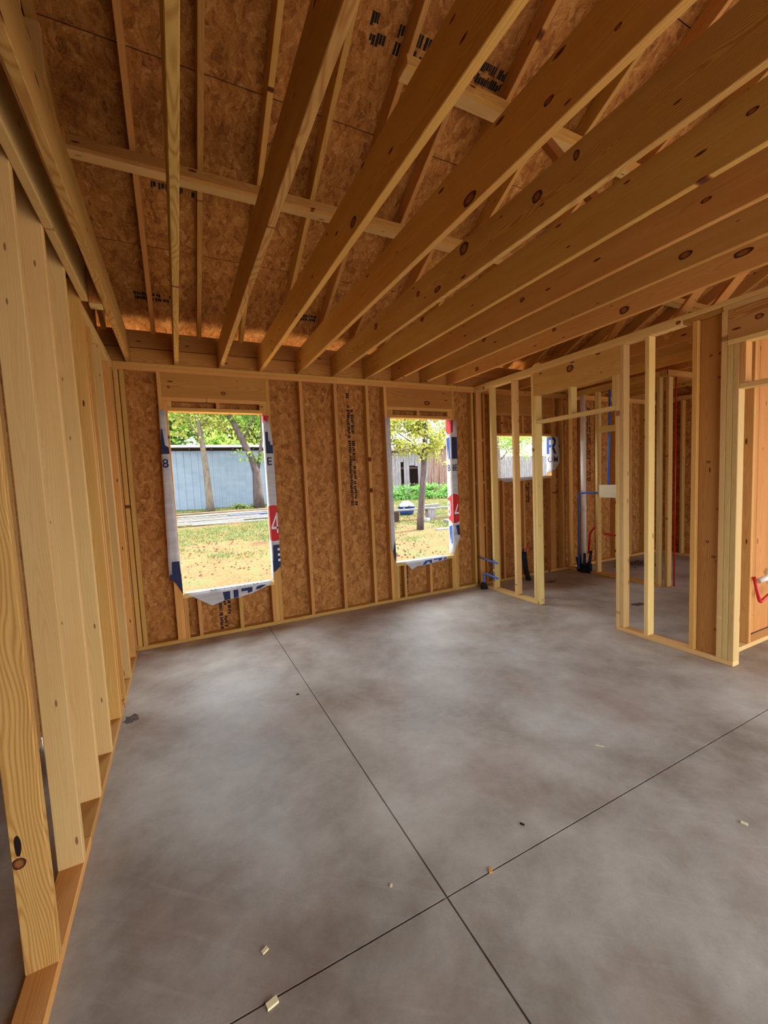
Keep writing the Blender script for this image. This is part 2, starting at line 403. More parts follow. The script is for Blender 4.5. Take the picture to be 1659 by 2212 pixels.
# window frames of rough lumber
def rough_window(idx, X0, X1, Z0, Z1, cr_low, cr_high, low_gap=True):
    w = empty('window_%d' % idx, kind='structure')
    stud_bw(X0-.076, w, name='king_stud'); stud_bw(X1+.038, w, name='king_stud')
    ztr = Z1+.038+.059 if low_gap else Z1+.038+.247
    stud_bw(X0-.038, w, z1=ztr, name='trimmer'); stud_bw(X1, w, z1=ztr, name='trimmer')
    board('header', X0-.038, X1+.038, 0, .089, 2.46 if low_gap else 2.44, 2.695, LUMG, w)
    board('header_cap', X0-.038, X1+.038, 0, .089, ztr, 2.46 if low_gap else 2.44, LUM, w)
    board('opening_head', X0, X1, 0, .089, Z1, Z1+.038, LUM, w)
    board('sill', X0, X1, 0, .089, Z0-.038, Z0, LUMP, w)
    for x in cr_low: stud_bw(x, w, z1=Z0-.038, name='cripple_stud')
    for x in cr_high: stud_bw(x, w, z0=Z1+.038, z1=ztr, name='cripple_stud')
    return w
rough_window(1, *WIN[0], (.426, .552, .956, 1.303), (.426, .870, 1.303))
rough_window(2, *WIN[1], (2.876, 2.985, 3.375, 3.735), (2.876, 3.265, 3.735))
rough_window(3, *WIN[2], (4.565, 4.66, 5.06, 5.624), (4.66, 5.06, 5.46), low_gap=False)
# rim boards above the plates
board('rim_board', -0.2, 3.9, .0505, .0885, 2.7715, 2.918, LUMG, wb); board('rim_board', 3.9, 8.4, .0505, .0885, 2.7715, 2.918, LUMG, wb)
board('rim_board', -0.2, 1.9, .0505, .0885, 2.924, 3.085, LUMG, wb); board('rim_board', 1.9, 8.4, .0505, .0885, 2.921, 3.085, LUMG, wb)
stamp(sheets[2], 'printed_stamp', (2.335-sheets[2].location.x, .0888, 2.62-1.2), (0, 0, -1), (1, 0, 0), 1.36, .10, 2, 3, 0)
stamp(sheets[0], 'printed_stamp', (.76-sheets[0].location.x, .0888, .37-1.2), (0, 0, -1), (1, 0, 0), .31, .13, 3, 5, 0)
stamp(sheets[2], 'printed_stamp', (3.06-sheets[2].location.x, .0888, .42-1.2), (0, 0, -1), (1, 0, 0), .36, .035, 1, 8, 0)
stamp(sheets[5], 'printed_stamp', (6.58-sheets[5].location.x, .0888, 2.60-1.2), (0, 0, -1), (1, 0, 0), 1.2, .10, 2, 4, 0)
stamp(sheets[4], 'printed_stamp', (5.2-sheets[4].location.x, .0888, 1.42-1.2), (0, 0, -1), (1, 0, 0), .3, .08, 2, 9, 0)

# ------------------------------------------------------------------ roof
RS = 0.5189; RZ = 3.085
def rz(y): return RZ-RS*y
roof = empty('roof', kind='structure')
YR = -5.6
thk = .14/math.cos(math.atan(RS))
RX = [.36+.4045*k for k in range(-7, 21)]
for x in RX:
    y0, y1 = 0.55, YR
    for s in (0, 1):
        if s: y0 = -4.3  # unseen rear slope, cut short so daylight reaches the slab behind
        a = Vector((x, y0, rz(y0)+thk/2)); b = Vector((x, y1, rz(y1)+thk/2))
        if s: a.y = 2*YR-a.y
        beam('rafter', a, b, .14, .038, LUM, roof)
# deck panels, 1.22 m along the slope, seams where the photo shows them
dy = 1.0823
edges = [0.62, -0.600+0.0]; 
while edges[-1] > YR+dy*.4: edges.append(edges[-1]-dy)
edges[-1] = YR
sl = math.atan(RS)
for s in (0, 1):
    for i, (a, b) in enumerate(zip(edges, edges[1:])):
        if s and a > -3.9: continue
        if s: a = min(a, -4.3)
        x = -3.3 - (1.2 if i % 2 else 0)
        while x < 8.6:
            x0, x1 = max(x, -3.3), min(x+2.438, 8.6); x += 2.438
            if x1-x0 < .05: continue
            L = (a-b)/math.cos(sl)-.006
            bm = boxes_mesh('deck_panel', [(-(x1-x0)/2+.0015, (x1-x0)/2-.0015, -L/2, L/2, 0, .012)], OSB)
            o = link('deck_panel', bm, None, roof)
            ym = (a+b)/2; o.location = (( x0+x1)/2, ym if not s else 2*YR-ym, rz(ym)+thk+.001); o.rotation_euler = (-sl if not s else sl, 0, 0)
            if not s and i in (0, 2): o['_s'] = 1
for (xx, yy, w_, h_, c_, sd, sc_) in ((.22, -.20, .33, .09, 2, 11, 0), (1.62, -.20, .30, .09, 2, 12, 0), (1.72, -2.20, .42, .16, 2, 13, 0), (2.44, -2.22, .36, .13, 2, 14, 0), (.42, -1.06, .3, .06, 1, 15, 0)):
    o = stamp(roof, 'printed_stamp', (0, 0, 0), (1, 0, 0), (0, 1, 0), w_, h_, c_, sd, 0)
    o.location = (xx, yy, rz(yy)+thk-.0012); o.rotation_euler = (-sl, 0, 0)
UNDER = plain('dark_roof_underlay', srgb(40, 52, 40), 0.8)
for s in (0, 1):
    ya = -4.3 if s else .62; L = (ya-YR)/math.cos(sl)
    o = link('roof_underlay', boxes_mesh('roof_underlay', [(-5.95, 5.95, -L/2, L/2, 0, .004)], UNDER), None, roof)
    ym = (ya+YR)/2; o.location = (2.65, ym if not s else 2*YR-ym, rz(ym)+thk+.0155); o.rotation_euler = (-sl if not s else sl, 0, 0)
# purlins under the rafters
board('purlin', -.2, .62, -1.345, -1.307, rz(-1.345)-.089, rz(-1.345)-.0, LUM, roof)
def purlin(x0, x1, y, mat=LUMP):
    z = rz(y)
    board('purlin_flat', x0, x1, y-.0005, y+.088, z-.0475, z-.0095+0.0, mat, roof)
    board('purlin_edge', x0, x1, y-.0395, y-.0015, z-.048, z+.0195-.0, LUM, roof)
for ob in [o for o in roof.children if o.name.startswith('purlin')]: bpy.data.objects.remove(ob)
purlin(-.15, .62, -1.30); purlin(.56, 3.05, -1.29); purlin(3.05, 8.2, -1.29)
purlin(1.95, 3.62, -2.165); purlin(3.62, 8.2, -2.165)
beam('roof_brace', (2.86, -2.25, 4.15), (2.82, -2.95, 3.02), .14, .038, LUMG, roof, updir=(1, 0, 0))
beam('roof_brace', (5.6, -1.36, 3.68), (5.05, -1.2, 2.80), .089, .038, LUM, roof)
beam('roof_brace', (6.3, -2.4, 4.0), (5.1, -2.2, 2.80), .089, .038, LUM, roof)
beam('roof_brace', (4.7, -2.2, 2.80), (5.9, -2.3, 4.0), .089, .038, LUM, roof)
for k in range(8):
    board('gable_stud', 8.3, 8.389, -1.2-.61*k, -1.162-.61*k, ZT+.0005, rz(-1.2-.61*k)-.02, LUM, roof)

# ------------------------------------------------------------------ ceiling joists
ceil = empty('ceiling', kind='structure')
JX = [.13, .537, .945, 1.345, 1.753, 2.165, 2.571, 2.965, 3.37, 3.785]
jm = [LUMY, LUMY, LUMY, LUM, LUM, LUMY, LUM, LUM, LUM, LUM]
for x, mm in zip(JX, jm): board('ceiling_joist', x-.019, x+.019, -6.4, .0495, ZT+.0005, 3.006, mm, ceil)
for x in (4.965, 5.37, 5.81, 6.21, 6.62, 7.02, 7.43): board('ceiling_joist', x-.019, x+.019, -2.72, .0495, ZT+.0005, 3.006, LUM, ceil)
board('ceiling_joist', 0.0005, .0385, -6.4, -1.3505, ZT+.0005, 3.006, LUMP, ceil)
board('joist_block', .0390, .1105, -1.350, -1.312, ZT+.0005, 3.006, LUMG, ceil)
board('ceiling_ledger', .0390, .1105, -1.350, -1.28, ZT-.0165, ZT-.0005, LUMP, ceil)

# ------------------------------------------------------------------ left wall
wl_ = empty('wall_left', kind='structure')
board('bottom_plate', -.089, 0, -2.45, -.0005, 0, .038, LUM, wl_); board('bottom_plate', -.089, 0, -6.4, -2.4505, 0, .038, LUM, wl_)
board('top_plate', -.089, 0, -1.35, -.0005, 2.695, 2.733, LUMP, wl_); board('top_plate', -.089, 0, -1.35, -.0005, 2.733, 2.771, LUMP, wl_)
for y, mm in ((-.083, LUM), (-.251, LUM), (-.685, LUM), (-1.112, LUM)): stud_sw(-.089, y, wl_, mat=mm)
stud_sw(-.089, -.725, wl_, mat=LUMP); stud_sw(-.089, -1.312, wl_)
for y, mm in ((-1.389, LUM), (-1.794, LUMP), (-2.194, LUMP), (-2.600, LUMP), (-3.001, LUMY), (-4.9, LUM), (-5.3, LUM), (-5.7, LUM)):
    stud_sw(-.089, y, wl_, z1=rz(y+.038)-.01, mat=mm)
for i, (a, b) in enumerate(((-1.22, .05), (-1.40, -1.2205))):
    o = link('strand_board', boxes_mesh('strand_board', [(-.006, .006, -(b-a)/2, (b-a)/2, -1.4, 1.6)], OSB), None, wl_); o.location = (-.0965, (a+b)/2, 1.41)
o = link('strand_board', boxes_mesh('strand_board', [(-.006, .006, -3.2, 2.2, -.5, 1.4)], OSB), None, wl_); o.location = (-.0965, -2.2, 3.3)
# closet wall beyond the left studs
wg = empty('wall_side', kind='structure')
o = link('strand_board', boxes_mesh('strand_board', [(-1.55, 1.55, 0, .011, -1.41, 1.6)], OSB), None, wg); o.location = (-1.655, -1.40, 1.455)
board('bottom_plate', -.46, -.42, -1.49, -1.4005, 0, .038, LUMP, wg)
board('bottom_plate', -2.6, -.4605, -1.49, -1.4005, 0, .038, LUMP, wg)
for x in (-.46, -.87, -1.28, -1.69): board('stud', x, x+.038, -1.4895, -1.4005, .0385, 2.86, LUMP, wg)

# ------------------------------------------------------------------ right partition with two doorways
wr = empty('wall_right', kind='structure')
XR, XS = 4.190, 4.279
board('bottom_plate', XR, XS, -1.094, -.178, 0, .038, LUMP, wr)
board('bottom_plate', XR, XS, -3.009, -2.057, 0, .038, LUMP, wr)
board('top_plate', XR, XS, -2.62, -.0005, 2.695, 2.733, LUMP, wr); board('top_plate', XR, XS, -6.4, -2.9, 2.695, 2.733, LUMP, wr)
board('top_plate', XR+.012, XS, -2.899, -2.621, 2.695, 2.733, LUMG, wr)
board('top_plate', XR, XS, -6.4, -.0005, 2.733, 2.771, LUMP, wr)
for y in (-.335, -.738): stud_sw(XR, y, wr, mat=LUMP)
stud_sw(XR, -.0385, wr, mat=LUM)
stud_sw(XR, -1.055, wr, name='king_stud', mat=LUMP); stud_sw(XR, -1.0935, wr, name='trimmer', z1=2.4395, mat=LUMP)
stud_sw(XR, -2.093, wr, name='trimmer', z1=2.4395, mat=LUMP); stud_sw(XR, -2.1315, wr, name='king_stud', mat=LUMP)
stud_sw(XR, -2.362, wr, mat=LUMP); stud_sw(XR, -2.735, wr, mat=LUM)
board('backer_board', XR+.036, XR+.074, -2.892, -2.7365, .0385, 2.6945, LUMG, wr)
stud_sw(XR, -2.931, wr, name='king_stud', mat=LUMP)
stud_sw(XR, -2.970, wr, name='trimmer', z1=2.4395, mat=LUMP); stud_sw(XR, -3.009, wr, name='trimmer', z1=2.4395, mat=LUMP)
board('header', XR, XS, -2.0925, -1.0555, 2.440, 2.6945, LUMY, wr)
board('rough_head', XR, XS, -2.0545, -1.0940, 2.122, 2.160, LUMP, wr)
for y in (-1.565, -2.0545): stud_sw(XR, y, wr, z0=2.1605, z1=2.4395, name='cripple_stud', mat=LUMP)
board('header', XR, XS, -4.1, -2.9315, 2.478, 2.6945, LUMY, wr)
board('header_cap', XR-.004, XS, -4.1, -2.9315, 2.4400, 2.4775, LUMP, wr)
board('rough_head', XR, XS, -4.05, -3.0095, 2.110, 2.148, LUMP, wr)
for y in (-3.048, -3.45, -3.85): stud_sw(XR, y, wr, z0=2.1485, z1=2.4395, name='cripple_stud', mat=LUM)
for y in (-4.09, -4.139, -4.5, -4.9, -5.3, -5.7, -6.1): stud_sw(XR, y, wr, z1=2.4395 if y == -4.09 else ZP)
board('bottom_plate', XR, XS, -6.4, -4.052, 0, .038, LUM, wr)
# metal nail plates on the first stud
np_ = board('nail_plate', XR-.003, XR-.0005, -.333, -.299, .13, .26, STEEL, wr, bev=0); board('nail_plate', XR-.003, XR-.0005, -.333, -.299, .30, .43, STEEL, wr, bev=0)

# wall at right angles behind the second doorway
wh = empty('wall_hallway', kind='structure')
board('bottom_plate', 4.2795, 7.4, -2.900, -2.811, 0, .038, LUMP, wh)
board('top_plate', 4.2795, 7.4, -2.900, -2.811, 2.695, 2.733, LUM, wh); board('top_plate', 4.2795, 7.4, -2.900, -2.811, 2.7335, 2.771, LUM, wh)
for x, mm in ((4.30, LUM), (4.69, LUM), (5.42, LUMP), (5.83, LUMP), (6.3, LUM), (6.8, LUM)): board('stud', x, x+.038, -2.8995, -2.811, .0385, 2.6945, mm, wh)
for k in range(6): board('wall_board', 4.74+.26*k, 4.995+.26*k, -2.810, -2.785, .045, 2.69, LUMG, wh)

# far partition of the second room
wf = empty('wall_partition', kind='structure')
XF = 5.99
board('bottom_plate', XF, XF+.089, -1.410, -.415, 0, .038, LUM, wf); board('bottom_plate', XF, XF+.089, -.170, -.0005, 0, .038, LUM, wf)
board('top_plate', XF, XF+.089, -1.410, -.0005, 2.695, 2.733, LUM, wf); board('top_plate', XF, XF+.089, -1.410, -.0005, 2.7335, 2.771, LUM, wf)
for y, mm in ((-.0385, LUM), (-.535, LUMP), (-1.410, LUMP)): stud_sw(XF, y, wf, mat=mm)
board('stud', 6.0795, 6.168, -1.47, -1.432, .0, 2.694, LUMP, wf)
board('top_plate', 6.0, 8.2, -1.50, -1.411, 2.695, 2.771, LUM, wf)
board('pipe_block', XF, XF+.038, -.902, -.5355, 2.10, 2.19, LUMP, wf); stud_sw(XF, -.9405, wf)
board('pipe_block', XF-.001, XF+.037, -.930, -.560, 1.160, 1.345, LUMC, wf)
# outer right wall
wo = empty('wall_outer', kind='structure')
for k in range(2):
    o = link('strand_board', boxes_mesh('strand_board', [(0, .011, -1.217, 1.217, -1.4, 1.65)], OSB), None, wo); o.location = (8.401, -1.14-2.438*k, 1.40)
board('bottom_plate', 8.311, 8.4, -6.0, -.0005, 0, .038, LUM, wo); board('top_plate', 8.311, 8.4, -6.0, -.0005, 2.695, 2.771, LUM, wo)
for k in range(14): board('stud', 8.311, 8.4, -.45-.406*k, -.412-.406*k, .0385, 2.6945, LUM, wo)
st = stamp(wo, 'printed_stamp', (8.3995, -.62, 2.1), (0, 0, -1), (0, -1, 0), 1.2, .16, 2, 31, 0)
# unseen side and rear walls, openings and sheathing added to steer daylight inside
wrear = empty('wall_rear_light_baffle', kind='structure')
for k in range(10):
    x0 = -3.2+1.16*k
    o = link('strand_board', boxes_mesh('strand_board', [(-.579, .579, 0, .011, -1.7, 1.7)], OSB), None, wrear); o.location = (x0+.58, -6.455, 3.85)
board('header', -3.2, 8.4, -6.444, -6.36, 2.15, 2.40, LUMG, wrear)  # made-up door openings, sized to limit the light from behind
for x in (-3.2, .2, .7, 4.0, 4.6, 8.3): board('post', x, x+.14, -6.444, -6.36, .0, 2.149, LUM, wrear)
for x0, x1 in ((-3.2, .84), (4.0, 4.74)):
    o = link('strand_board', boxes_mesh('strand_board', [(x0, x1, 0, .011, 0, 2.145)], OSB), None, wrear); o.location = (0, -6.456, 0)
o = link('strand_board', boxes_mesh('strand_board', [(0, .011, -.35, 6.7, -1.4, 1.5)], OSB), None, wrear); o.location = (-3.22, -6.1, 1.41)
for x in (-3.235, 8.415):  # unseen gable sheets, added to keep sun out of the attic
    me = bpy.data.meshes.new('gable_sun_block'); me.from_pydata([(0, .6, 2.92), (0, YR, rz(YR)+.1), (0, -6.45, 5.3), (0, -6.45, 2.92), (.011, .6, 2.92), (.011, YR, rz(YR)+.1), (.011, -6.45, 5.3), (.011, -6.45, 2.92)], [], [(0, 1, 2, 3), (7, 6, 5, 4), (0, 4, 5, 1), (1, 5, 6, 2), (2, 6, 7, 3), (3, 7, 4, 0)])
    o = link('gable_sun_block', me, OSB, wrear); o.location.x = x

# ------------------------------------------------------------------ house wrap flaps with their print
def poly_sheet(name, pts, mat, parent=None, n=(0, -1, 0), th=.0015, loc=None):
    """a thin sheet from an outline lying in a plane (given thickness along n)"""
    n = Vector(n)*th; k = len(pts); vs = [tuple(Vector(p)) for p in pts]+[tuple(Vector(p)+n) for p in pts]
    fs = [tuple(range(k)), tuple(range(2*k-1, k-1, -1))]+[(i, i+k, (i+1) % k+k, (i+1) % k) for i in range(k)]
    me = bpy.data.meshes.new(name); me.from_pydata(vs, [], fs); bm = bmesh.new(); bm.from_mesh(me); bmesh.ops.recalc_face_normals(bm, faces=bm.faces); bm.to_mesh(me); bm.free()
    return link(name, me, mat, parent)
def strip(name, rows, mat, parent, th=.0012):
    """a sheet skinned over rows of points, wrinkled as the points are"""
    nr, nc = len(rows), len(rows[0]); vs = [tuple(p) for r_ in rows for p in r_]; fs = []
    for i in range(nr-1):
        for j in range(nc-1): fs.append((i*nc+j, i*nc+j+1, (i+1)*nc+j+1, (i+1)*nc+j))
    me = bpy.data.meshes.new(name); me.from_pydata(vs, [], fs)
    for p in me.polygons: p.use_smooth = True
    o = link(name, me, mat, parent); md = o.modifiers.new('s', 'SOLIDIFY'); md.thickness = th; md.offset = 0; return o
def text_part(name, s, size, o, du, dv, mat, parent, bold=0.0, sx=1.0):
    cu = bpy.data.curves.new(name, 'FONT'); cu.body = s; cu.size = size; cu.offset = bold*size; cu.extrude = 0
    tmp = bpy.data.objects.new('tmp', cu); COL.objects.link(tmp)
    dg = bpy.context.evaluated_depsgraph_get(); me = bpy.data.meshes.new_from_object(tmp.evaluated_get(dg))
    bpy.data.objects.remove(tmp); bpy.data.curves.remove(cu)
    o, du, dv = Vector(o), Vector(du), Vector(dv)
    for v in me.vertices: v.co = o+du*v.co.x*sx+dv*v.co.y
    me.materials.clear(); return link(name, me, mat, parent)
def disc(cx, cz, r, x0, x1, y, n=40):
    """outline of a disc clipped to x0..x1, in the wall plane"""
    pts = []
    for k in range(n):
        a = 2*math.pi*k/n; x = cx+r*math.cos(a); z = cz+r*math.sin(a); pts.append((min(max(x, x0), x1), y, z))
    out = [pts[0]]
    for p in pts[1:]:
        if (Vector(p)-Vector(out[-1])).length > 1e-4: out.append(p)
    return out
YF = -.004
def wrinkle(i, j, s): return noise.noise(Vector((i*.7, j*.9, s)))*.006
def face_flap(parent, xl, xr, z_top, z_bot, seed, n=14):
    """flap lying on the inner wall face: xl/xr are functions of t (0 top, 1 bottom)"""
    rows = []
    for i in range(n+1):
        t = i/n; a, b = xl(t), xr(t); z = z_top+(z_bot-z_top)*t
        rows.append([(a+(b-a)*j/3, YF-.004-abs(wrinkle(i, j, seed)), z) for j in range(4)])
    return strip('folded_edge', rows, WRAP, parent)
def jamb(parent, x, z0, z1, seed, n=14, y0=.005, y1=.10):
    rows = [[(x-.003-abs(wrinkle(i, j, seed))*.4, y0-.009+(y1-y0+.009)*j/3, z1+(z0-z1)*i/n) for j in range(4)] for i in range(n+1)]
    return strip('jamb_sheet', rows, WRAP, parent)
# --- window 1, left
h = empty('house_wrap', (0.36, -.004, 1.45), 'white house wrap strip left of the left window, printed with an L and 8', 'house wrap')
def at(o): # parent keeping world coordinates
    def f(ob): ob.parent = o; ob.matrix_parent_inverse = Matrix.Translation(-o.location); return ob
    return f
def reparent(root):
    for c in root.children: c.matrix_parent_inverse = Matrix.Translation(-root.location)
face_flap(h, lambda t: .350-.034*t, lambda t: .405+.022*t, 2.335, .700, 1.0)
poly_sheet('torn_corner', [(.322, YF-.006, .712), (.427, YF-.006, .712), (.429, YF-.006, .50), (.372, YF-.006, .620), (.322, YF-.006, .672)], NAVY, h)
poly_sheet('letter', [(.352, YF-.013, 2.14), (.366, YF-.013, 2.15), (.378, YF-.013, 1.99), (.410, YF-.013, 1.97), (.412, YF-.013, 1.905), (.338, YF-.013, 1.905)], NAVY, h, th=.001)
text_part('numeral', '8', .118, (.340, YF-.0135, 1.775), (1, 0, 0), (0, 0, 1), NAVY, h, .012)
poly_sheet('letter', [(.352, YF-.013, .84), (.418, YF-.013, .84), (.424, YF-.013, .712), (.345, YF-.013, .712)], NAVY, h, th=.001)
reparent(h)
# --- window 1, right
h = empty('house_wrap', (1.38, -.004, 1.45), 'white house wrap right of the left window, red disc with a 4', 'house wrap')
jamb(h, 1.341, .50, 2.32, 3.0)
face_flap(h, lambda t: 1.338, lambda t: 1.385+.035*min(1, t*6), 2.30, .72, 4.0)
poly_sheet('torn_corner', [(1.338, YF-.006, .725), (1.422, YF-.006, .725), (1.420, YF-.006, .655), (1.352, YF-.006, .600), (1.338, YF-.006, .60)], NAVY, h)
poly_sheet('red_print', [(1.336, YF-.013, 2.305), (1.395, YF-.013, 2.300), (1.372, YF-.013, 2.235), (1.336, YF-.013, 2.26)], REDP, h, th=.001)
poly_sheet('red_print', [(1.3355, .095, 2.318), (1.3355, .0, 2.318), (1.3355, .0, 2.22), (1.3355, .095, 2.26)], REDP, h, n=(-1, 0, 0), th=.001)
poly_sheet('letter', [(1.342, YF-.013, 2.13), (1.372, YF-.013, 2.13), (1.372, YF-.013, 2.03), (1.390, YF-.013, 2.03), (1.390, YF-.013, 1.99), (1.415, YF-.013, 1.99), (1.415, YF-.013, 1.90), (1.342, YF-.013, 1.90)], NAVY, h, th=.001)
text_part('letter', 'E', .12, (1.338, YF-.0135, 1.775), (1, 0, 0), (0, 0, 1), NAVY, h, .012)
poly_sheet('disc_edge', disc(1.375, 1.14, .204, 1.336, 1.420, YF-.0128), WHITEP, h, th=.0006)
poly_sheet('red_disc', disc(1.375, 1.14, .198, 1.336, 1.420, YF-.0134), REDP, h, th=.0008)
poly_sheet('red_disc_side', [(1.3350, .06, 1.31), (1.3350, .0, 1.335), (1.3350, .0, .945), (1.3350, .06, .97)], REDP, h, n=(-1, 0, 0), th=.0008)
for q in ([(1.345, 1.10), (1.345, 1.075), (1.418, 1.075), (1.418, 1.10)], [(1.345, 1.10), (1.352, 1.12), (1.408, 1.255), (1.408, 1.215), (1.362, 1.10)], [(1.402, 1.255), (1.416, 1.255), (1.416, 1.03), (1.402, 1.03)]):
    poly_sheet('numeral', [(x, YF-.0150, z) for x, z in q], WHITEP, h, th=.0008)
poly_sheet('letter', [(1.350, YF-.013, .90), (1.418, YF-.013, .90), (1.418, YF-.013, .725), (1.342, YF-.013, .725)], NAVY, h, th=.001)
for k in range(3): poly_sheet('letter_cut', [(1.395, YF-.0145, .86-.06*k), (1.418, YF-.0145, .86-.06*k), (1.418, YF-.0145, .835-.06*k), (1.395, YF-.0145, .835-.06*k)], WHITEP, h, th=.0006)
reparent(h)
# --- window 1, bottom
h = empty('house_wrap', (.88, -.004, .49), 'white house wrap hanging over the sill of the left window, printed upside down in navy', 'house wrap')
strip('sill_sheet', [[(.44+.88*j/6, .1-.105*i/3, .494+.002*((i+j) % 2)) for j in range(7)] for i in range(4)], WRAP, h)
hang = [(.47, .492), (1.315, .497), (1.26, .462), (1.10, .405), (.97, .382), (.82, .372), (.69, .338), (.60, .40)]
poly_sheet('hanging_flap', [(x, YF-.012, z) for x, z in hang], WRAP, h)
for q in ([(.80, .462), (.872, .465), (.872, .378), (.812, .372)], [(.905, .466), (.955, .468), (.955, .385), (.905, .38)], [(.985, .470), (1.10, .474), (1.10, .425), (1.05, .412), (1.05, .44), (.985, .44)], [(1.13, .437), (1.15, .47), (1.20, .48), (1.25, .475), (1.18, .44)]):
    poly_sheet('letter', [(x, YF-.0145, z) for x, z in q], NAVY, h, th=.001)
text_part('lettering', 'LUMBER.COM', .075, (1.30, .022, .4985), (-1, 0, 0), (0, -1, 0), NAVY, h, .01, sx=1.35)
reparent(h)
# --- window 2, left
h = empty('house_wrap', (2.82, -.004, 1.45), 'plain white house wrap curled along the left side of the middle window', 'house wrap')
face_flap(h, lambda t: 2.797+.015*t, lambda t: 2.862+.006*t, 2.325, .66, 6.0)
poly_sheet('torn_corner', [(2.835, YF-.008, .66), (2.868, YF-.008, .80), (2.872, YF-.008, .52), (2.850, YF-.008, .56)], NAVY, h)
reparent(h)
# --- window 2, right
h = empty('house_wrap', (3.81, -.004, 1.45), 'white house wrap right of the middle window, red disc with 84', 'house wrap')
jamb(h, 3.773, .50, 2.32, 8.0)
face_flap(h, lambda t: 3.770, lambda t: 3.868+.006*math.sin(t*9), 2.315, .76, 9.0)
poly_sheet('torn_corner', [(3.770, YF-.006, .765), (3.872, YF-.006, .765), (3.868, YF-.006, .72), (3.80, YF-.006, .60), (3.770, YF-.006, .52)], WRAP, h)
poly_sheet('red_print', [(3.7685, .095, 2.318), (3.7685, 0, 2.318), (3.7685, 0, 2.14), (3.7685, .05, 2.13), (3.7685, .095, 2.17)], REDP, h, n=(-1, 0, 0), th=.001)
poly_sheet('red_print', [(3.768, YF-.013, 2.31), (3.815, YF-.013, 2.31), (3.80, YF-.013, 2.16), (3.768, YF-.013, 2.14)], REDP, h, th=.001)
poly_sheet('letter', [(3.7685, .09, 2.08), (3.7685, .02, 2.09), (3.7685, .02, 1.80), (3.7685, .045, 1.80), (3.7685, .055, 1.97), (3.7685, .07, 1.81)], BLUEP, h, n=(-1, 0, 0), th=.001)
poly_sheet('letter', [(3.776, YF-.013, 2.09), (3.865, YF-.013, 2.09), (3.865, YF-.013, 1.80), (3.776, YF-.013, 1.80)], NAVY, h, th=.001)
text_part('letter', 'B', .12, (3.7680, .084, 1.64), (0, -1, 0), (0, 0, 1), NAVY, h, .012)
text_part('letter', 'BE', .12, (3.778, YF-.0135, 1.64), (1, 0, 0), (0, 0, 1), NAVY, h, .012, sx=.62)
poly_sheet('disc_edge', disc(3.785, 1.13, .206, 3.768, 3.866, YF-.0128), WHITEP, h, th=.0006)
poly_sheet('red_disc', disc(3.785, 1.13, .200, 3.768, 3.866, YF-.0134), REDP, h, th=.0008)
poly_sheet('red_disc_side', [(3.7675, .095, 1.27), (3.7675, .0, 1.325), (3.7675, .0, .93), (3.7675, .095, .99)], REDP, h, n=(-1, 0, 0), th=.0008)
text_part('numeral', '8', .30, (3.7660, .105, 1.03), (0, -1, 0), (0, 0, 1), WHITEP, h, .02, sx=.45)
for q in ([(3.790, 1.08), (3.790, 1.055), (3.860, 1.055), (3.860, 1.08)], [(3.795, 1.08), (3.845, 1.20), (3.850, 1.17), (3.815, 1.08)]):
    poly_sheet('numeral', [(x, YF-.0150, z) for x, z in q], WHITEP, h, th=.0008)
poly_sheet('letter', [(3.7675, .085, .88), (3.7675, .02, .90), (3.7675, .015, .66), (3.7675, .04, .64), (3.7675, .05, .80), (3.7675, .07, .64)], BLUEP, h, n=(-1, 0, 0), th=.001)
poly_sheet('letter', [(3.810, YF-.013, .90), (3.866, YF-.013, .90), (3.868, YF-.013, .765), (3.835, YF-.013, .765)], NAVY, h, th=.001)
reparent(h)
# --- window 2, bottom
h = empty('house_wrap', (3.35, -.004, .49), 'white house wrap folded over the sill of the middle window, pale blue print', 'house wrap')
strip('sill_sheet', [[(2.89+.75*j/6, .1-.105*i/3, .494+.002*((i+j) % 2)) for j in range(7)] for i in range(4)], WRAP, h)
hang = [(3.0, .492), (3.655, .497), (3.63, .455), (3.50, .440), (3.27, .418), (3.18, .425), (3.09, .385)]
poly_sheet('hanging_flap', [(x, YF-.012, z) for x, z in hang], WRAP, h)
for q in ([(3.25, .425), (3.30, .478), (3.40, .482), (3.40, .432), (3.37, .432), (3.36, .46), (3.33, .46), (3.30, .425)], [(3.43, .484), (3.57, .488), (3.55, .455), (3.50, .45), (3.51, .472), (3.43, .468)], [(3.58, .46), (3.60, .485), (3.64, .486), (3.62, .458)]):
    poly_sheet('letter', [(x, YF-.0145, z) for x, z in q], BLUEP, h, th=.001)
reparent(h)
# --- window 3
h = empty('house_wrap', (5.72, -.004, 1.85), 'white house wrap right of the small high window, with navy R', 'house wrap')
jamb(h, 5.662, 1.56, 2.11, 11.0)
face_flap(h, lambda t: 5.658, lambda t: 5.80+.02*t, 2.11, 1.72, 12.0, 6)
poly_sheet('torn_corner', [(5.658, YF-.006, 1.725), (5.81, YF-.006, 1.725), (5.80, YF-.006, 1.69), (5.72, YF-.006, 1.60), (5.658, YF-.006, 1.60)], WRAP, h)
JM = dict(n=(-1, 0, 0), th=.001)
poly_sheet('letter', [(5.6570, y, z) for y, z in ((.092, 2.098), (.045, 2.098), (.045, 1.845), (.092, 1.845))], BLUEP, h, **JM)
poly_sheet('letter', [(5.6570, y, z) for y, z in ((.0448, 2.098), (.0, 2.098), (.0, 2.058), (.0448, 2.058))], BLUEP, h, **JM)
poly_sheet('letter', [(5.6570, y, z) for y, z in ((.0448, 1.985), (.0, 1.985), (.0, 1.945), (.0448, 1.945))], BLUEP, h, **JM)
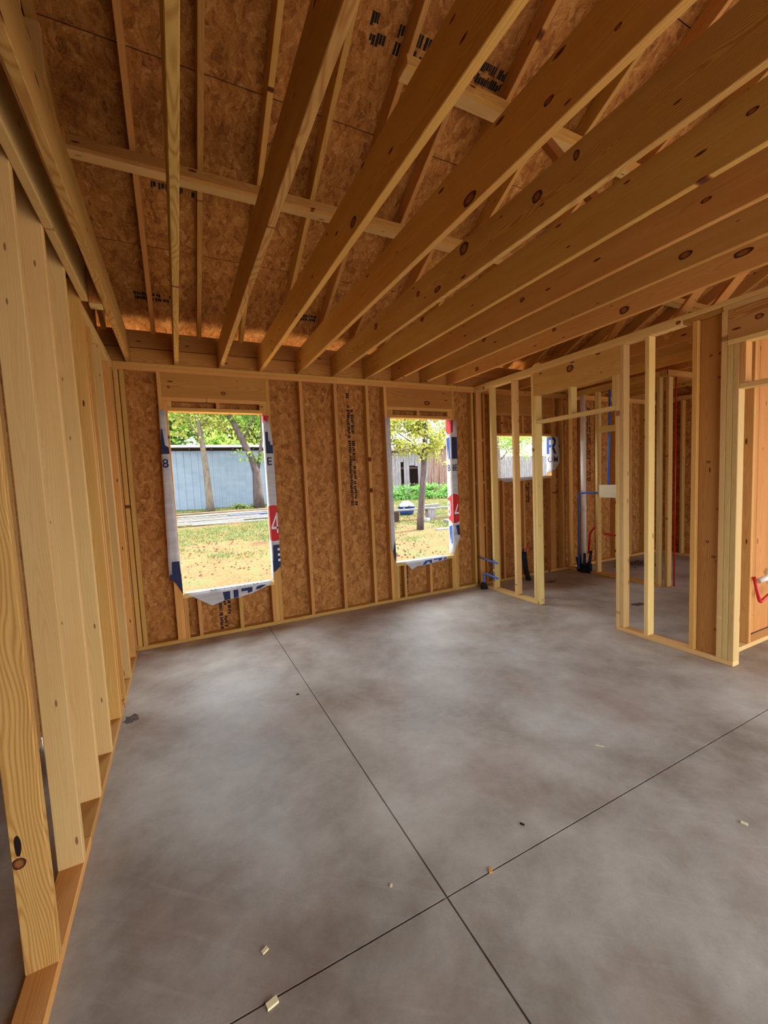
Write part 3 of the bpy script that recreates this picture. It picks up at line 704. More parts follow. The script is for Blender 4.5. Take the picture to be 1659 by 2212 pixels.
for q in ([(5.656, 2.098), (5.70, 2.092), (5.728, 2.06), (5.734, 2.02), (5.72, 1.975), (5.69, 1.952), (5.656, 1.945), (5.656, 1.985), (5.675, 1.988), (5.688, 2.005), (5.688, 2.04), (5.675, 2.056), (5.656, 2.058)], [(5.656, 1.944), (5.690, 1.951), (5.742, 1.845), (5.694, 1.845), (5.656, 1.92)]):
    poly_sheet('letter', [(x, YF-.0145, z) for x, z in q], NAVY, h, th=.001)
text_part('lettering', 'O', .12, (5.6575, .075, 1.72), (0, -1, 0), (0, 0, 1), NAVY, h, .01)
text_part('lettering', 'M', .12, (5.685, YF-.0135, 1.72), (1, 0, 0), (0, 0, 1), NAVY, h, .01)
reparent(h)
h = empty('house_wrap', (5.0, -.004, 1.5), 'narrow white house wrap folded under the small high window', 'house wrap')
strip('sill_sheet', [[(4.58+1.0*j/6, .1-.105*i/3, 1.514+.002*((i+j) % 2)) for j in range(7)] for i in range(4)], WRAP, h)
poly_sheet('hanging_flap', [(x, YF-.012, z) for x, z in ((4.58, 1.512), (5.50, 1.515), (5.38, 1.475), (4.95, 1.452), (4.70, 1.448))], WRAP, h)
reparent(h)
h = empty('house_wrap', (4.54, -.004, 1.85), 'white house wrap strip left of the small high window', 'house wrap')
face_flap(h, lambda t: 4.50, lambda t: 4.556, 2.11, 1.56, 14.0, 6)
reparent(h)

# ------------------------------------------------------------------ the large knots, set flush in their boards
def knotmat():
    M = MT('knot_wood', 0.7, 0.25); t = M.N('ShaderNodeTexCoord'); ln = M.N('ShaderNodeVectorMath', operation='LENGTH'); M.L(t.outputs['Object'], ln.inputs[0])
    n = M.noise(M.coords((3, 3, 3)), 1.5, 3); d = M.math('ADD', ln.outputs['Value'], M.math('MULTIPLY_ADD', n, .3, -.15))
    M.L(M.ramp(d, (0.0, srgb(130, 74, 34)), (0.45, srgb(168, 104, 50)), (0.66, srgb(120, 66, 28)), (0.86, srgb(44, 22, 12)), (1.0, srgb(84, 46, 20))), M.b.inputs['Base Color']); return M.m
KNOT = knotmat()
KN = [
('x', 1.3257, -2.6578, 2.8240, 0.0363, 0.0227),
('x', 1.7337, -3.0408, 2.8042, 0.0459, 0.0251),
('x', 1.7337, -3.4882, 2.8674, 0.0229, 0.0114),
('x', 1.7337, -3.7465, 2.8710, 0.0124, 0.0069),
('x', 2.1457, -2.4670, 2.9568, 0.0428, 0.0371),
('x', 2.1457, -3.0474, 2.9123, 0.0319, 0.0273),
('x', 2.1457, -3.2727, 2.9521, 0.0164, 0.0225),
('x', 2.1457, -1.9187, 2.9100, 0.0238, 0.0204),
('x', 2.1457, -2.1695, 2.8386, 0.0379, 0.0190),
('x', 2.1457, -1.1952, 2.9254, 0.0330, 0.0289),
('x', 2.5517, -1.3249, 2.9908, 0.0251, 0.0210),
('x', 2.5517, -3.7361, 2.9141, 0.0214, 0.0107),
('x', 2.9457, -2.1443, 2.8954, 0.0250, 0.0179),
('x', 2.9457, -3.3890, 2.8907, 0.0256, 0.0117),
('x', 3.3507, -3.0813, 2.8513, 0.0398, 0.0227),
('x', 3.3507, -1.2125, 2.9270, 0.0235, 0.0188),
('x', 3.7657, -3.1973, 2.8884, 0.0527, 0.0234),
('x', 3.7657, -1.7283, 2.9463, 0.0263, 0.0176),
('x', 3.7657, -1.7277, 2.9081, 0.0220, 0.0176),
('x', 3.7657, -2.4166, 2.8292, 0.0408, 0.0297),
('x', 3.7657, -0.5872, 2.8321, 0.0277, 0.0277),
('x', 4.1900, -1.5518, 2.6247, 0.0432, 0.0384),
('x', 4.1900, -3.1178, 2.5841, 0.0259, 0.0194),
('x', 4.1900, -2.5914, 2.7235, 0.0188, 0.0150),
('y', 0.4515, 0.0000, 2.5556, 0.0136, 0.0136),
('y', 0.9491, 0.0000, 2.5189, 0.0238, 0.0191),
('y', 3.4195, 0.0000, 2.5216, 0.0419, 0.0299),
('y', -0.0683, -3.0010, 0.4738, 0.0087, 0.0375),
('y', -0.0700, -3.0010, 0.4158, 0.0174, 0.0202),
('x', 4.2260, -2.8105, 2.4051, 0.0107, 0.0107),
('x', 4.2260, -2.8717, 2.4051, 0.0106, 0.0106),
('x', 4.2260, -2.8684, 2.2266, 0.0106, 0.0106),
('x', 4.2260, -2.8033, 1.5863, 0.0146, 0.0110),
('x', 4.2260, -2.8881, 1.7443, 0.0107, 0.0107),
('x', 4.2260, -2.8749, 1.2149, 0.0109, 0.0109),
('x', 4.2260, -2.8057, 0.9512, 0.0111, 0.0111),
('x', 4.2260, -2.8492, 0.8336, 0.0147, 0.0110),
('x', 4.2260, -2.8739, 0.2485, 0.0111, 0.0111),
]

vs = [(0, 0, .6)]+[(math.cos(a)*(1+.09*math.sin(3*a+1)), math.sin(a)*(1+.07*math.cos(2*a)), 0) for a in [2*math.pi*k/18 for k in range(18)]]
KME = bpy.data.meshes.new('knot'); KME.from_pydata(vs, [], [(0, k+1, (k+1) % 18+1) for k in range(18)]); KME.materials.append(KNOT)
HOLE = bpy.data.meshes.new('knot'); HOLE.from_pydata(vs, [], [(0, k+1, (k+1) % 18+1) for k in range(18)]); HOLE.materials.append(plain('knot_hole', srgb(38, 20, 10), .9))
hosts = [(b_, b_.matrix_local.inverted(), [abs(c) for c in b_.data.vertices[0].co]) for r_ in (ceil, wr, wb, wl_, bpy.data.objects['window_1'], bpy.data.objects['window_2']) for b_ in r_.children if b_.data and len(b_.data.vertices) == 24]
hosts = [(b_, mi, [max(abs(v.co[i]) for v in b_.data.vertices) for i in range(3)]) for b_, mi, _ in hosts]
for ax, x, y, z, ra, rb in KN:
    nrm = Vector((-1, 0, 0)) if ax == 'x' else Vector((0, -1, 0)); u_ = Vector((0, -1, 0)) if ax == 'x' else Vector((1, 0, 0))
    p = Vector((x, y, z))+nrm*.0002; M_ = Matrix((u_, Vector((0, 0, 1)), u_.cross(Vector((0, 0, 1))))).transposed().to_4x4()
    if u_.cross(Vector((0, 0, 1))).dot(nrm) < 0: M_ = Matrix((-u_, Vector((0, 0, 1)), nrm)).transposed().to_4x4()
    M_.translation = p; M_ = M_ @ Matrix.Diagonal((ra, rb, .001, 1))
    best = None
    for b_, mi, hd in hosts:
        q = mi @ (p-nrm*.003)
        if all(abs(q[i]) <= hd[i]+.002 for i in range(3)): best = (b_, mi); break
    o = bpy.data.objects.new('knot', HOLE if rb > ra*2.5 else KME); COL.objects.link(o)
    if best: o.parent = best[0]; o.matrix_local = best[1] @ M_
    else: print('no host', x, y, z); o.parent = ceil; o.matrix_local = M_

# ------------------------------------------------------------------ plumbing
def pipe(name, pts, r, mat, label, cat, group=None, kind=None, rr=.03):
    o = empty(name, pts[0], label, cat, group)
    t = tube('pipe', [Vector(p)-Vector(pts[0]) for p in bend(pts, r=rr)], r, mat, o)
    return o
p = pipe('vent_pipe', [(6.034, -.262, 0.06), (6.034, -.262, 1.02), (6.034, -.262, 2.6945)], .038, PVC, 'tall white plastic drain pipe standing in the far stud wall', 'pipe', rr=.001)
tube('coupling', [(0, 0, .88), (0, 0, .96)], .044, PVC, p)
o = empty('pipe_sleeve', (6.034, -.29, 0.0), 'black foam sleeve around the foot of the white drain pipe', 'sleeve')
for k, (dx, dy_, hh, mt) in enumerate(((-.055, -.03, .30, NAVY), (.0, -.075, .34, BLACK), (.02, .10, .28, NAVY), (-.05, .08, .22, BLACK), (-.06, -.11, .32, NAVY))):
    tube('sleeve', bend([(dx, dy_, 0), (dx*1.05, dy_*1.05, hh*.5), (dx*1.2, dy_*1.35, hh)]), .018, mt, o)
tube('collar', [(.0, .0, 0), (.0, .0, .13)], .085, BLACK, o, seg=14, wob=.12)
pipe('water_pipe', [(5.965, -.225, .04), (5.965, -.235, 1.228), (5.975, -.535, 1.232)], .015, BLUE, 'blue water pipe rising beside the white drain pipe and turning right', 'pipe')
pipe('water_pipe', [(6.05, -.665, 1.33), (6.05, -.69, 2.695)], .015, BLUE, 'blue water pipe running up behind the cream block in the far wall', 'pipe')
pipe('water_pipe', [(6.05, -.60, .62), (6.05, -.835, .615), (6.05, -.835, 1.16)], .016, RED, 'red water pipe bending down below the cream block', 'pipe')
pipe('water_pipe', [(6.0, -.37, .30), (6.0, -.40, .62), (6.01, -.53, .78)], .015, RED, 'short red water pipe leaning right of the white drain pipe foot', 'pipe')
pipe('water_pipe', [(6.19, -1.49, .0), (6.19, -1.49, 2.69)], .009, RED, 'long upright red water pipe by the dark far doorway', 'pipe')
# corner supply pipes by the first partition stud
pipe('water_pipe', [(4.155, -.150, .0), (4.155, -.150, .205), (4.160, -.20, .215), (4.185, -.40, .18)], .013, BLUE, 'blue water pipe rising from the floor in the corner and bending to the stud', 'pipe')
pipe('water_pipe', [(4.150, -.085, .425), (4.185, -.40, .385)], .011, BLUE, 'blue water pipe stub with brass end above the corner sleeve', 'pipe')
o = tube('brass_fitting', [(4.145, -.045, .43), (4.15, -.0855, .425)], .016, GOLD); tag(o, 'small brass fitting on the back corner stud', 'fitting')
o = tube('pipe_sleeve', [(4.150, -.150, .0), (4.150, -.150, .05), (4.153, -.152, .085)], .045, BLACK, radii=[.05, .045, .03], wob=.1, seg=14); tag(o, 'squat black sleeve on the floor in the corner', 'sleeve')
# bundle in the room behind
o = empty('pipe_sleeve', (4.956, -.16, 0), 'leaning black sleeve with blue and red pipe ends under the small window', 'sleeve')
tube('sleeve', bend([(.02, 0, 0), (-.02, 0, .12), (-.05, .01, .34), (-.06, .0, .42)], r=.08), .036, BLACK, o)
tube('pipe', bend([(-.08, 0, .20), (-.085, -.005, .42), (-.075, -.01, .48)]), .012, NAVY, o)
tube('pipe', bend([(-.045, 0, .36), (-.02, 0, .46), (.02, -.01, .56)]), .011, RED, o)
# by the second doorway
pipe('water_pipe', [(4.72, -2.915, .61), (4.805, -2.925, .38), (4.975, -2.925, .43), (5.2, -2.925, .44)], .013, RED, 'red water pipe bent in a V low in the hallway wall', 'pipe')
pipe('drain_stub', [(4.76, -2.93, .575), (4.84, -2.96, .60), (4.90, -2.94, .66), (4.93, -2.92, .62)], .022, PVC, 'short white hooked drain stub above the red V-shaped pipe', 'pipe')

# ------------------------------------------------------------------ scraps on the slab
def scrap(name, x, y, l, w, h, a, mat, label, cat, group=None):
    me = box_mesh(l, w, h, mat, 0.0008); o = link(name, me, None); o.location = (x, y, h/2+.0005); o.rotation_euler = (0, 0, a)
    return tag(o, label, cat, group)
scrap('wood_chip', 2.494, -3.12, .045, .006, .004, -.9, LUMC, 'thin pale splinter on the slab right of the crossing joints', 'wood chip')
scrap('wood_chip', .607, -3.261, .022, .014, .006, .4, LUMC, 'pale chip on the slab left of the lengthwise joint, near the bottom', 'wood chip')
scrap('wood_chip', .600, -3.418, .035, .020, .008, .2, LUMC, 'pale chip lying on the cross joint at lower left', 'wood chip')
scrap('wood_chip', 2.555, -3.764, .024, .014, .006, 1.9, LUMC, 'pale chip on the slab near the right edge of the photo', 'wood chip')
scrap('wood_chip', 1.455, -3.404, .022, .014, .006, .9, LUM, 'brown chip on the cross joint just right of the crossing', 'wood chip')
scrap('wood_chip', 1.082, -3.267, .014, .009, .004, .9, LUMC, 'tiny pale chip just left of the crossing joints', 'wood chip')
scrap('screw', 1.724, -3.301, .020, .008, .005, 2.1, BLACK, 'dark screw on the slab above the cross joint', 'screw')
scrap('screw', 1.143, -1.640, .018, .010, .005, .1, BLACK, 'dark screw on the slab beside the lengthwise joint', 'screw')
def blob(name, x, y, rx, ry, mat, label, cat, seed, h=.003, n=18, kind=None):
    R = random.Random(seed); vs = [(0, 0, h)]; 
    for k in range(n):
        a = 2*math.pi*k/n; q = R.uniform(.6, 1.15); vs.append((rx*q*math.cos(a), ry*q*math.sin(a), 0.0006))
    me = bpy.data.meshes.new(name); me.from_pydata(vs, [], [(0, k+1, (k+1) % n+1) for k in range(n)]); o = link(name, me, mat); o.location = (x, y, 0); return tag(o, label, cat, kind=kind)
blob('spilled_dust', .058, -1.36, .05, .07, GREYS, 'dark smear of dust by the left bottom plate', 'dust', 3, kind='stuff')
blob('spilled_dust', 5.12, -1.70, .11, .06, GREYS, 'dark dust patch on the slab in the second room', 'dust', 4, kind='stuff')
blob('spilled_dust', 5.15, -.42, .12, .06, GREYS, 'rust brown scraps below the small high window', 'dust', 9, kind='stuff')
R = random.Random(5); vs, fs = [], []
for k in range(220):
    x, y = R.gauss(0, .22), R.gauss(0, .12); a = R.uniform(0, 3.14); l = R.uniform(.03, .12); z = R.uniform(.003, .05)
    d = Vector((math.cos(a), math.sin(a), R.uniform(-.2, .2)))*l/2; nn = Vector((-math.sin(a), math.cos(a), .3))*.006
    p = len(vs); c = Vector((x, y, z+.012)); vs += [tuple(c-d-nn), tuple(c+d-nn), tuple(c+d+nn), tuple(c-d+nn)]; fs.append((p, p+1, p+2, p+3))
me = bpy.data.meshes.new('wire_scraps'); me.from_pydata(vs, [], fs); o = link('debris_pile', me, DARKW); o.location = (7.07, -.47, 0); tag(o, 'low tangle of dark scraps on the slab beyond the far stud wall', 'debris', kind='stuff')

# ------------------------------------------------------------------ outdoors
def gz(x, y): return -.35+.062*min(max(0, y-1), 15)
gr = []
GX = [-30+2.0*i for i in range(41)]; GY = [.101, .5, 1, 2, 3, 4, 5, 6, 7, 8, 9, 10, 12, 14, 16, 20, 26, 34, 60]
vs = [(x, y, gz(x, y)+(noise.noise(Vector((x*.6, y*.6, 0)))*.04 if y > 1 else 0)) for y in GY for x in GX]
nx = len(GX); fs = [(j*nx+i, j*nx+i+1, (j+1)*nx+i+1, (j+1)*nx+i) for j in range(len(GY)-1) for i in range(nx-1)]
me = bpy.data.meshes.new('ground'); me.from_pydata(vs, [], fs)
for p in me.polygons: p.use_smooth = True
link('ground', me, SOIL, kind='structure')
vs = [(-40, -40, -.36), (60, -40, -.36), (60, .1, -.36), (-40, .1, -.36)]
me = bpy.data.meshes.new('ground_rear'); me.from_pydata(vs, [], [(0, 1, 2, 3)]); link('ground_rear', me, CONC, kind='structure')
me = boxes_mesh('eave_bounce_strip', [(-4, 9, .15, 2.3, -.345, -.32)], EAVE_BOUNCE); link('eave_bounce_strip', me, None, kind='structure')  # unseen strip added as a reflector to brighten the eave deck
# grass tufts
R = random.Random(21); vs, fs = [], []
for k in range(70000):
    x = R.uniform(-1.5, 14); y = 3.4+R.random()**.9*13
    if x > 9 and y < 6: continue
    if noise.noise(Vector((x*.55, y*.8, 3.1)))+noise.noise(Vector((x*2.1, y*2.4, 7.1)))*.5+min(.6, (y-6.0)*.12) < R.uniform(-.1, .35): continue
    z = gz(x, y)+noise.noise(Vector((x*.6, y*.6, 0)))*.04
    a = R.uniform(0, 6.28); hh = R.uniform(.03, .085); w = R.uniform(.008, .02); lean = R.uniform(-.05, .05)
    dx, dy_ = math.cos(a)*w, math.sin(a)*w; p = len(vs)
    vs += [(x-dx, y-dy_, z), (x+dx, y+dy_, z), (x+lean, y+lean, z+hh)]; fs.append((p, p+1, p+2))
me = bpy.data.meshes.new('lawn'); me.from_pydata(vs, [], fs); tag(link('lawn', me, GRASS), 'patchy green grass on the clay yard outside', 'grass', kind='stuff')

R = random.Random(77); vs, fs = [], []
for k in range(2600):
    x = R.uniform(-1.2, 12); y = 2.6+R.random()*7; q = R.uniform(.008, .035); z = gz(x, y)+noise.noise(Vector((x*.6, y*.6, 0)))*.04*(y > 1)
    p = len(vs); a = R.uniform(0, 6.28)
    for i in range(4): vs.append((x+q*math.cos(a+i*1.57)*R.uniform(.6, 1.4), y+q*math.sin(a+i*1.57)*R.uniform(.6, 1.4), z-.005))
    vs.append((x, y, z+q*.8)); fs += [(p, p+1, p+4), (p+1, p+2, p+4), (p+2, p+3, p+4), (p+3, p, p+4)]
me = bpy.data.meshes.new('clods'); me.from_pydata(vs, [], fs); tag(link('soil_clods', me, plain('clay_clods', osrgb(196, 138, 84, .17), .95, var=.3)), 'loose clay clods scattered over the bare yard', 'soil', kind='stuff')

def leaf_mesh(blobs, n, size, seed):
    """leaf quads filling ellipsoid clumps: blobs = (cx,cy,cz,rx,ry,rz)"""
    R = random.Random(seed); vs, fs = [], []
    tot = sum(b[3]*b[4]*b[5] for b in blobs)
    for b in blobs:
        m_ = int(n*b[3]*b[4]*b[5]/tot)
        # a few sub clumps inside each blob
        sub = [Vector((R.gauss(0, .55), R.gauss(0, .55), R.gauss(0, .55))) for _ in range(14)]
        for _ in range(m_):
            s = R.choice(sub); p = Vector((s.x+R.gauss(0, .2), s.y+R.gauss(0, .2), s.z+R.gauss(0, .17)))
            c = Vector((b[0]+p.x*b[3], b[1]+p.y*b[4], b[2]+p.z*b[5]))
            d = Vector((R.gauss(0, 1), R.gauss(0, 1), R.gauss(-.4, .7))).normalized(); e = d.cross(Vector((R.gauss(0, 1), R.gauss(0, 1), R.gauss(0, 1)))).normalized()
            s_ = size*R.uniform(.6, 1.3); k = len(vs)
            vs += [tuple(c), tuple(c+d*s_*.5+e*s_*.3), tuple(c+d*s_), tuple(c+d*s_*.5-e*s_*.3)]; fs.append((k, k+1, k+2, k+3))
    me = bpy.data.meshes.new('leaves'); me.from_pydata(vs, [], fs); return me
def tree(loc, trunk, radii, blobs, n, size, lm, bm_, label, seed, branches=()):
    o = empty('tree', loc, label, 'tree')
    tube('trunk', [Vector(p) for p in trunk], .1, bm_, o, seg=12, radii=radii, wob=.08)
    for b, rr in branches: tube('branch', [Vector(p) for p in b], .05, bm_, o, seg=8, radii=[rr*(1-.6*i/(len(b)-1)) for i in range(len(b))])
    f = link('foliage', leaf_mesh(blobs, n, size, seed), lm, o); f['kind'] = 'stuff'
    return o
tree((1.667, 15.0, .50), [(0, 0, 0), (.0, 0, .5), (-.05, 0, 1.75), (-.13, 0, 2.95), (-.22, 0, 3.8), (-.40, .05, 5.2), (-.5, .1, 6.5)], [.19, .155, .125, .11, .09, .06, .03],
     [(-1.2, .2, 4.3, 1.3, .8, .9), (.3, .4, 4.4, 1.0, .7, .75), (-.2, .3, 5.6, 1.6, 1, .9), (-.9, 0, 3.35, .55, .4, .22)], 3600, .17, LEAFY, BARK,
     'slim pale trunked tree with yellow green leaves before the metal shed', 41, [([(-.13, 0, 2.95), (-.5, 0, 3.7), (-.75, 0, 4.6)], .05), ([(-.2, 0, 3.6), (.35, .1, 4.3), (.7, .1, 5.0)], .045)])
tree((3.73, 14.8, .54), [(0, 0, 0), (-.02, 0, .7), (-.03, 0, 1.6), (-.22, 0, 2.3), (-.55, 0, 3.0), (-.84, 0, 3.75), (-1.15, 0, 4.4), (-1.5, 0, 5.4)], [.26, .22, .18, .14, .13, .12, .10, .06],
     [(.3, .3, 4.1, .9, .7, .9), (.25, -.2, 2.35, .42, .3, .38), (-1.4, .4, 4.6, 1.1, .8, .7), (-.3, .2, 5.4, 1.6, 1, .8), (-.7, -.2, 2.45, .4, .3, .16)], 4200, .15, LEAF, BARKD,
     'thick leaning forked tree with split trunk at the right of the left window', 42, [([(-.03, 0, 1.6), (.15, 0, 2.3), (.3, 0, 3.2), (.35, .1, 4.4)], .10), ([(-.55, 0, 3.0), (-.2, 0, 3.7), (.1, 0, 4.3)], .05)])
tree((7.06, 6.3, -.04), [(-.01, 0, -.02), (.03, 0, .45), (.10, 0, .95), (.17, 0, 1.6), (.22, 0, 2.1), (.29, 0, 2.8), (.33, 0, 3.5), (.4, 0, 4.6)], [.115, .10, .10, .088, .085, .08, .07, .04],
     [(-.45, .1, 3.0, .75, .6, .45), (.5, .1, 2.9, .6, .5, .55), (.1, .2, 3.5, 1.0, .7, .5), (.45, -.1, 2.25, .42, .35, .25), (-.3, 0, 2.40, .5, .3, .12), (.9, .6, 3.2, .9, .5, .7), (-.9, .7, 3.3, .7, .5, .6)], 7500, .10, LEAFY, BARKD,
     'thin dark trunked tree with drooping yellow green leaves outside the middle window', 43, [([(.22, 0, 2.1), (-.2, 0, 2.7), (-.7, 0, 3.0)], .03), ([(.25, 0, 2.4), (.6, 0, 2.8), (1.0, 0, 3.0)], .03)])
tree((11.8, 8.0, .08), [(0, 0, 0), (0, 0, 1.3), (-.01, 0, 2.2), (-.02, 0, 3.4)], [.09, .08, .07, .05],
     [(.8, .2, 2.7, .9, .5, .35), (1.7, .3, 2.4, .6, .4, .3), (.3, .3, 3.3, 1.2, .7, .5)], 1900, .09, LEAF, BARK, 'slender pale tree beyond the small high window', 44, [([(0, 0, 2.0), (.6, 0, 2.5), (1.4, .1, 2.6)], .03)])
bgt = [(-4, 23, 4.2), (-.5, 21.5, 3.6), (3, 22.5, 4.4), (6.5, 21.5, 3.8), (10, 25, 4.0)]
for i, (x, y, s) in enumerate(bgt):
    tree((x, y, .58), [(0, 0, 0), (.1, 0, 2), (0, 0, 4)], [.25, .2, .1], [(0, 0, s, 2.6, 1.6, 2.4), (1.0, .3, s+1.8, 2.0, 1.4, 1.6)], 9000, .30, LEAF if i % 2 else LEAFY, BARKD,
         ['broad yellow green tree rising behind the left end of the shed', 'dense green tree behind the shed, left of the slim trunk', 'tall yellow green tree behind the shed between the two trunks', 'dark green tree behind the right end of the shed', 'pale tree in the gap between shed and barn'][i], 60+i)
tree((22.5, 19, .58), [(0, 0, 0), (0, 0, 2)], [.2, .1], [(0, 0, 3.6, 3.0, 1.6, 1.5), (-3.5, .5, 3.3, 1.6, 1, 1.1)], 3000, .22, LEAF, BARKD, 'green tree mass above the grey board fence', 71)
# shed
sh = empty('metal_shed', (1.6, 16.2, .55), 'long blue grey ribbed metal shed with a white roof edge', 'shed')
for k in range(13):
    vs, fs = [], []; w = .9; prof = []
    for q in range(3):
        x = q*.3; prof += [(x, 0), (x+.03, -.03), (x+.06, -.03), (x+.09, 0)]
    prof.append((w, 0))
    for (x, y) in prof: vs += [(x, y, -.06), (x, y, 2.70)]
    for i in range(len(prof)-1): fs.append((2*i, 2*i+2, 2*i+3, 2*i+1))
    key = 'rib'
    if key not in _cache:
        me = bpy.data.meshes.new('metal_panel'); me.from_pydata(vs, [], fs); me.materials.append(RIB); _cache[key] = me
    o = link('metal_panel', _cache[key], None, sh); o.location = (-5.4+.9*k, 0, 0)
board('roof_edge', -5.6, 6.5, -.35, .2, 2.835, 2.94, ROOFW, sh)
board('eave_beam', -5.5, 6.4, .05, .15, 2.62, 2.83, DARKW, sh)
for k in range(13): board('rafter_tail', -5.2+.92*k, -5.12+.92*k, -.3, .05, 2.72, 2.83, DARKW, sh, bev=0)
me = boxes_mesh('roof_sheet', [(-5.6, 6.5, 0, 5, 0, .03)], ROOFW); o = link('roof_sheet', me, None, sh); o.location = (0, .2, 2.92); o.rotation_euler = (.06, 0, 0)
for xx in (-5.4, 6.27): link('end_wall', boxes_mesh('end_wall', [(xx, xx+.03, .02, 5, -.1, 2.9)], RIB), None, sh)
# brush mound
me = leaf_mesh([(0, 0, .12, .55, .25, .14)], 420, .13, 9); o = link('brush_pile', me, GRASS); o.location = (3.2, 15.35, .50); tag(o, 'low pile of dry brush and leaves at the foot of the forked tree', 'brush', kind='stuff')
# lumber pile before the shed
R = random.Random(33)
spec = []
ztop = {}
for k, (x, y, l, a, mt, w, lv) in enumerate((
    (1.9, 13.9, 5.0, .05, DARKW, .14, 0), (2.4, 13.5, 4.6, .08, OUTC, .14, 0), (1.6, 13.2, 4.0, .03, OLDR, .14, 0), (3.1, 13.0, 4.4, .06, OLDG, .14, 0), (2.0, 12.7, 4.8, .04, WHITEB, .08, 0),
    (3.6, 12.55, 3.0, -.05, TUB, .09, 0), (1.5, 12.2, 3.6, .05, OLDR, .14, 0), (2.2, 11.8, 3.0, .06, OUTC, .14, 0), (1.6, 11.35, 3.8, .07, WHITEB, .11, 0), (1.2, 10.95, 2.6, .10, OUTC, .14, 0), (2.0, 10.75, 2.4, -.06, WHITEB, .05, 0),
    (2.2, 13.7, 4.4, -.02, OLDR, .14, 1), (2.6, 12.85, 4.2, .02, OLDG, .14, 1), (1.9, 11.55, 3.4, .02, WHITEB, .10, 1))):
    names = ['dark weathered plank at the back of the lumber pile', 'long cream plank near the back of the lumber pile', 'reddish plank in the back left of the lumber pile', 'grey plank in the back right of the lumber pile', 'long white trim board in the middle of the lumber pile',
             'blue board on the right of the lumber pile', 'reddish plank left of the middle of the lumber pile', 'short cream plank in the middle of the lumber pile', 'wide white board at the front of the lumber pile', 'short tan board at the front left of the lumber pile', 'thin white strip lying out in front of the lumber pile',
             'reddish plank resting on the back of the lumber pile', 'grey plank resting across the middle of the lumber pile', 'white trim board resting on the front of the lumber pile']
    me = box_mesh(l, w, .04, mt, .003); o = link('plank', me, None)
    o.location = (x, y, gz(x, y)+.06+.045*lv+.0); o.rotation_euler = (math.radians(3.5), 0, a); tag(o, names[k], 'plank', 'lumber pile outside the left window')
# barn
bn = empty('old_barn', (15.5, 20, .6), 'weathered grey plank barn with gaps and a dark opening, seen through the middle window', 'barn')
for k in range(30):
    x = -2.05+.22*k
    z0, z1 = 0.0, 2.92+.09*(x+2.0)
    if 1 <= k <= 2 and True: z1 = z1
    if k in (3,): z0 = 2.1
    if k in (6, 7, 8): z0 = 1.85 if k != 8 else 1.8
    ln = R.uniform(-.03, .03) if k < 12 else R.uniform(.02, .09)
    me = box_mesh(z1-z0, .205, .025, OLDG if k < 13 else OLDR, .003); o = link('plank', me, None, bn)
    o.location = (x, R.uniform(-.01, .01), (z0+z1)/2); o.rotation_euler = (0, math.pi/2+ln, 0)
    if True:
        o.rotation_euler = (math.pi/2*0, math.pi/2+ln, 0)
for ob in bn.children: ob.rotation_euler = (math.pi/2, ob.rotation_euler.y, 0) if False else ob.rotation_euler
board('beam', -2.2, 4.6, .02, .12, 1.62, 1.76, DARKW, bn); board('beam', -2.2, 4.6, .02, .12, .5, .62, DARKW, bn)
for x in (-2.1, -.9, .6, 2.2, 4.3): board('post', x, x+.14, .13, .27, -.05, 2.75, DARKW, bn)
me = boxes_mesh('back_wall', [(-2.2, 4.6, 3.0, 3.05, -.1, 3.2)], DARKW); link('back_wall', me, None, bn)
me = boxes_mesh('roof_sheet', [(-3.6, 3.8, -.35, 3.4, 0, .11)], DARKW); o = link('roof_sheet', me, None, bn); o.location = (1.1, 0, 3.08); o.rotation_euler = (.10, -.09, 0)
# weeds in front of the barn
for i, (x, y, sx_) in enumerate(((10.6, 14.6, 1.1), (12.4, 14.4, 1.2), (14.4, 14.2, 1.3))):
    me = leaf_mesh([(0, 0, .38, sx_, .5, .42), (.3, -.3, .18, sx_, .4, .2)], 2200, .13, 80+i); o = link('weeds', me, LEAFD); o.location = (x, y, gz(x, y)-.02)
    tag(o, ['broad leaved green weeds at the left of the middle window view', 'bright green weeds behind the thin trunk', 'tall green weeds at the right of the middle window view'][i], 'weeds', kind='stuff')
# bench rail, tub, blocks, plastic
rl = empty('plank_bench', (8.2, 8.0, gz(8, 8)), 'long grey plank laid on short block legs in the yard', 'bench')
beam('seat_plank', (-1.7, .1, .40), (1.8, -.05, .37), .05, .24, OLDG, rl)
board('leg', .18, .50, -.1, .1, -.02, .345, OLDG, rl); board('leg', -1.2, -1.0, -.1, .1, -.02, .37, DARKW, rl)
tb = empty('plastic_tub', (8.40, 9.5, gz(8, 9.5)), 'blue plastic tub with crumpled white sheeting inside', 'tub')
def lathe(name, prof, mat, parent, seg=28, sx_=1, sy_=1):
    vs, fs = [], []
    for (r_, z) in prof:
        for k in range(seg): a = 2*math.pi*k/seg; vs.append((r_*math.cos(a)*sx_, r_*math.sin(a)*sy_, z))
    for i in range(len(prof)-1):
        for k in range(seg): fs.append((i*seg+k, i*seg+(k+1) % seg, (i+1)*seg+(k+1) % seg, (i+1)*seg+k))
    fs.append(tuple(range(seg))[::-1]); me = bpy.data.meshes.new(name); me.from_pydata(vs, [], fs)
    for p in me.polygons: p.use_smooth = True
    return link(name, me, mat, parent)
lathe('tub_wall', [(.26, 0), (.30, .12), (.34, .30), (.37, .31), (.37, .33), (.335, .33), (.29, .12), (.25, .03)], TUB, tb)
vs, fs = [], []
R = random.Random(4); N = 10
for i in range(N):
    for j in range(N):
        x, y = -.27+.54*i/(N-1), -.27+.54*j/(N-1); q = max(0, 1-(x*x+y*y)/.12); vs.append((x, y, .26+.26*q+R.uniform(-.04, .04)*min(1, q*2)))
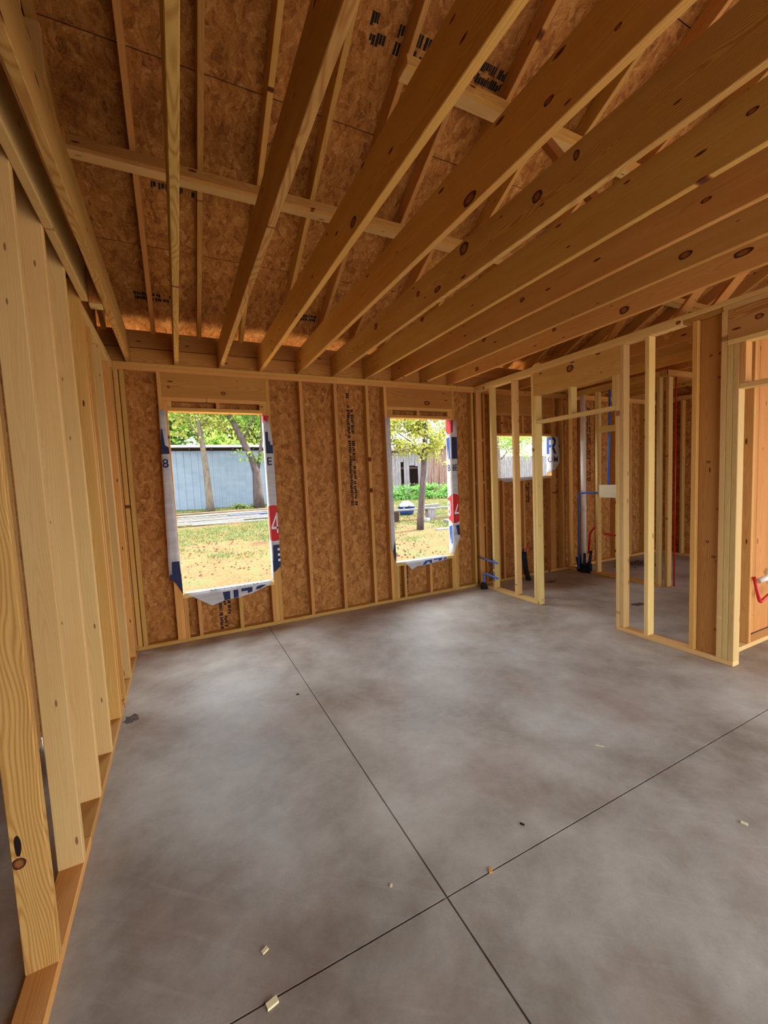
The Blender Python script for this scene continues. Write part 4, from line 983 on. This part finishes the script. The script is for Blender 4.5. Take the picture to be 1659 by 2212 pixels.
for i in range(N-1):
    for j in range(N-1): fs.append((i*N+j, (i+1)*N+j, (i+1)*N+j+1, i*N+j+1))
me = bpy.data.meshes.new('sheeting'); me.from_pydata(vs, [], fs); o = link('plastic_sheet', me, TARP); o.location = tb.location; tag(o, 'crumpled white plastic sheet heaped in the blue tub', 'plastic sheet')
for i, (x, y, l, w, h, a, mt, lab) in enumerate(((7.75, 5.95, .62, .14, .05, -.1, WHITEB, 'white trim scrap on the grass right of the thin trunk'), (8.05, 5.5, .7, .07, .04, .12, WHITEB, 'thin bent white scrap nearest the middle window'),
     (9.0, 7.0, .9, .5, .09, .05, OLDG, 'flat concrete slab beyond the thin trunk'), (10.4, 11.0, 1.0, .3, .12, .1, OLDG, 'pale timber block in the grass before the weeds'), (8.1, 7.55, .16, .16, .12, .3, WHITEB, 'small white lump beside the tub'), (6.0, 7.0, .4, .1, .04, .4, OUTC, 'cream scrap left of the thin trunk'))):
    me = box_mesh(l, w, h, mt, .01); o = link('yard_scrap', me, None); o.location = (x, y, gz(x, y)+h/2); o.rotation_euler = (0, 0, a); tag(o, lab, 'scrap')
# fence beyond window 3
fe = empty('board_fence', (19, 14, .5), 'grey upright board fence seen through the small high window', 'fence')
for k in range(46):
    me = box_mesh(2.15+(k % 3)*.012, .148, .02, OLDG, .003); o = link('plank', me, None, fe); o.location = (-3.4+.158*k, .0+(k % 2)*.006, 1.03); o.rotation_euler = (0, math.pi/2, 0); 
for z in (.45, 1.7): board('rail', -3.5, 3.9, .03, .07, z, z+.09, OLDG, fe)
for ob in list(fe.children)+list(bn.children):
    if ob.name.startswith('plank'):
        # long axis up, wide face to the house
        e = ob.rotation_euler.y-math.pi/2
        a = Vector((math.sin(e), 0, math.cos(e))); b = Vector((math.cos(e), 0, -math.sin(e))); c = a.cross(b)
        M_ = Matrix((a, b, c)).transposed().to_4x4(); M_.translation = ob.location.copy(); ob.matrix_local = M_
hs = empty('neighbour_house', (27, 25, .5), 'pale roofed building behind the grey board fence', 'building')
me = boxes_mesh('wall', [(-5, 5, 0, 4, 0, 2.2)], ROOFW); link('wall', me, None, hs)
me = boxes_mesh('roof_sheet', [(-5.3, 5.3, -.4, 4.4, 2.2, 2.3)], OLDG); link('roof_sheet', me, None, hs)
print('objects', len(bpy.data.objects))
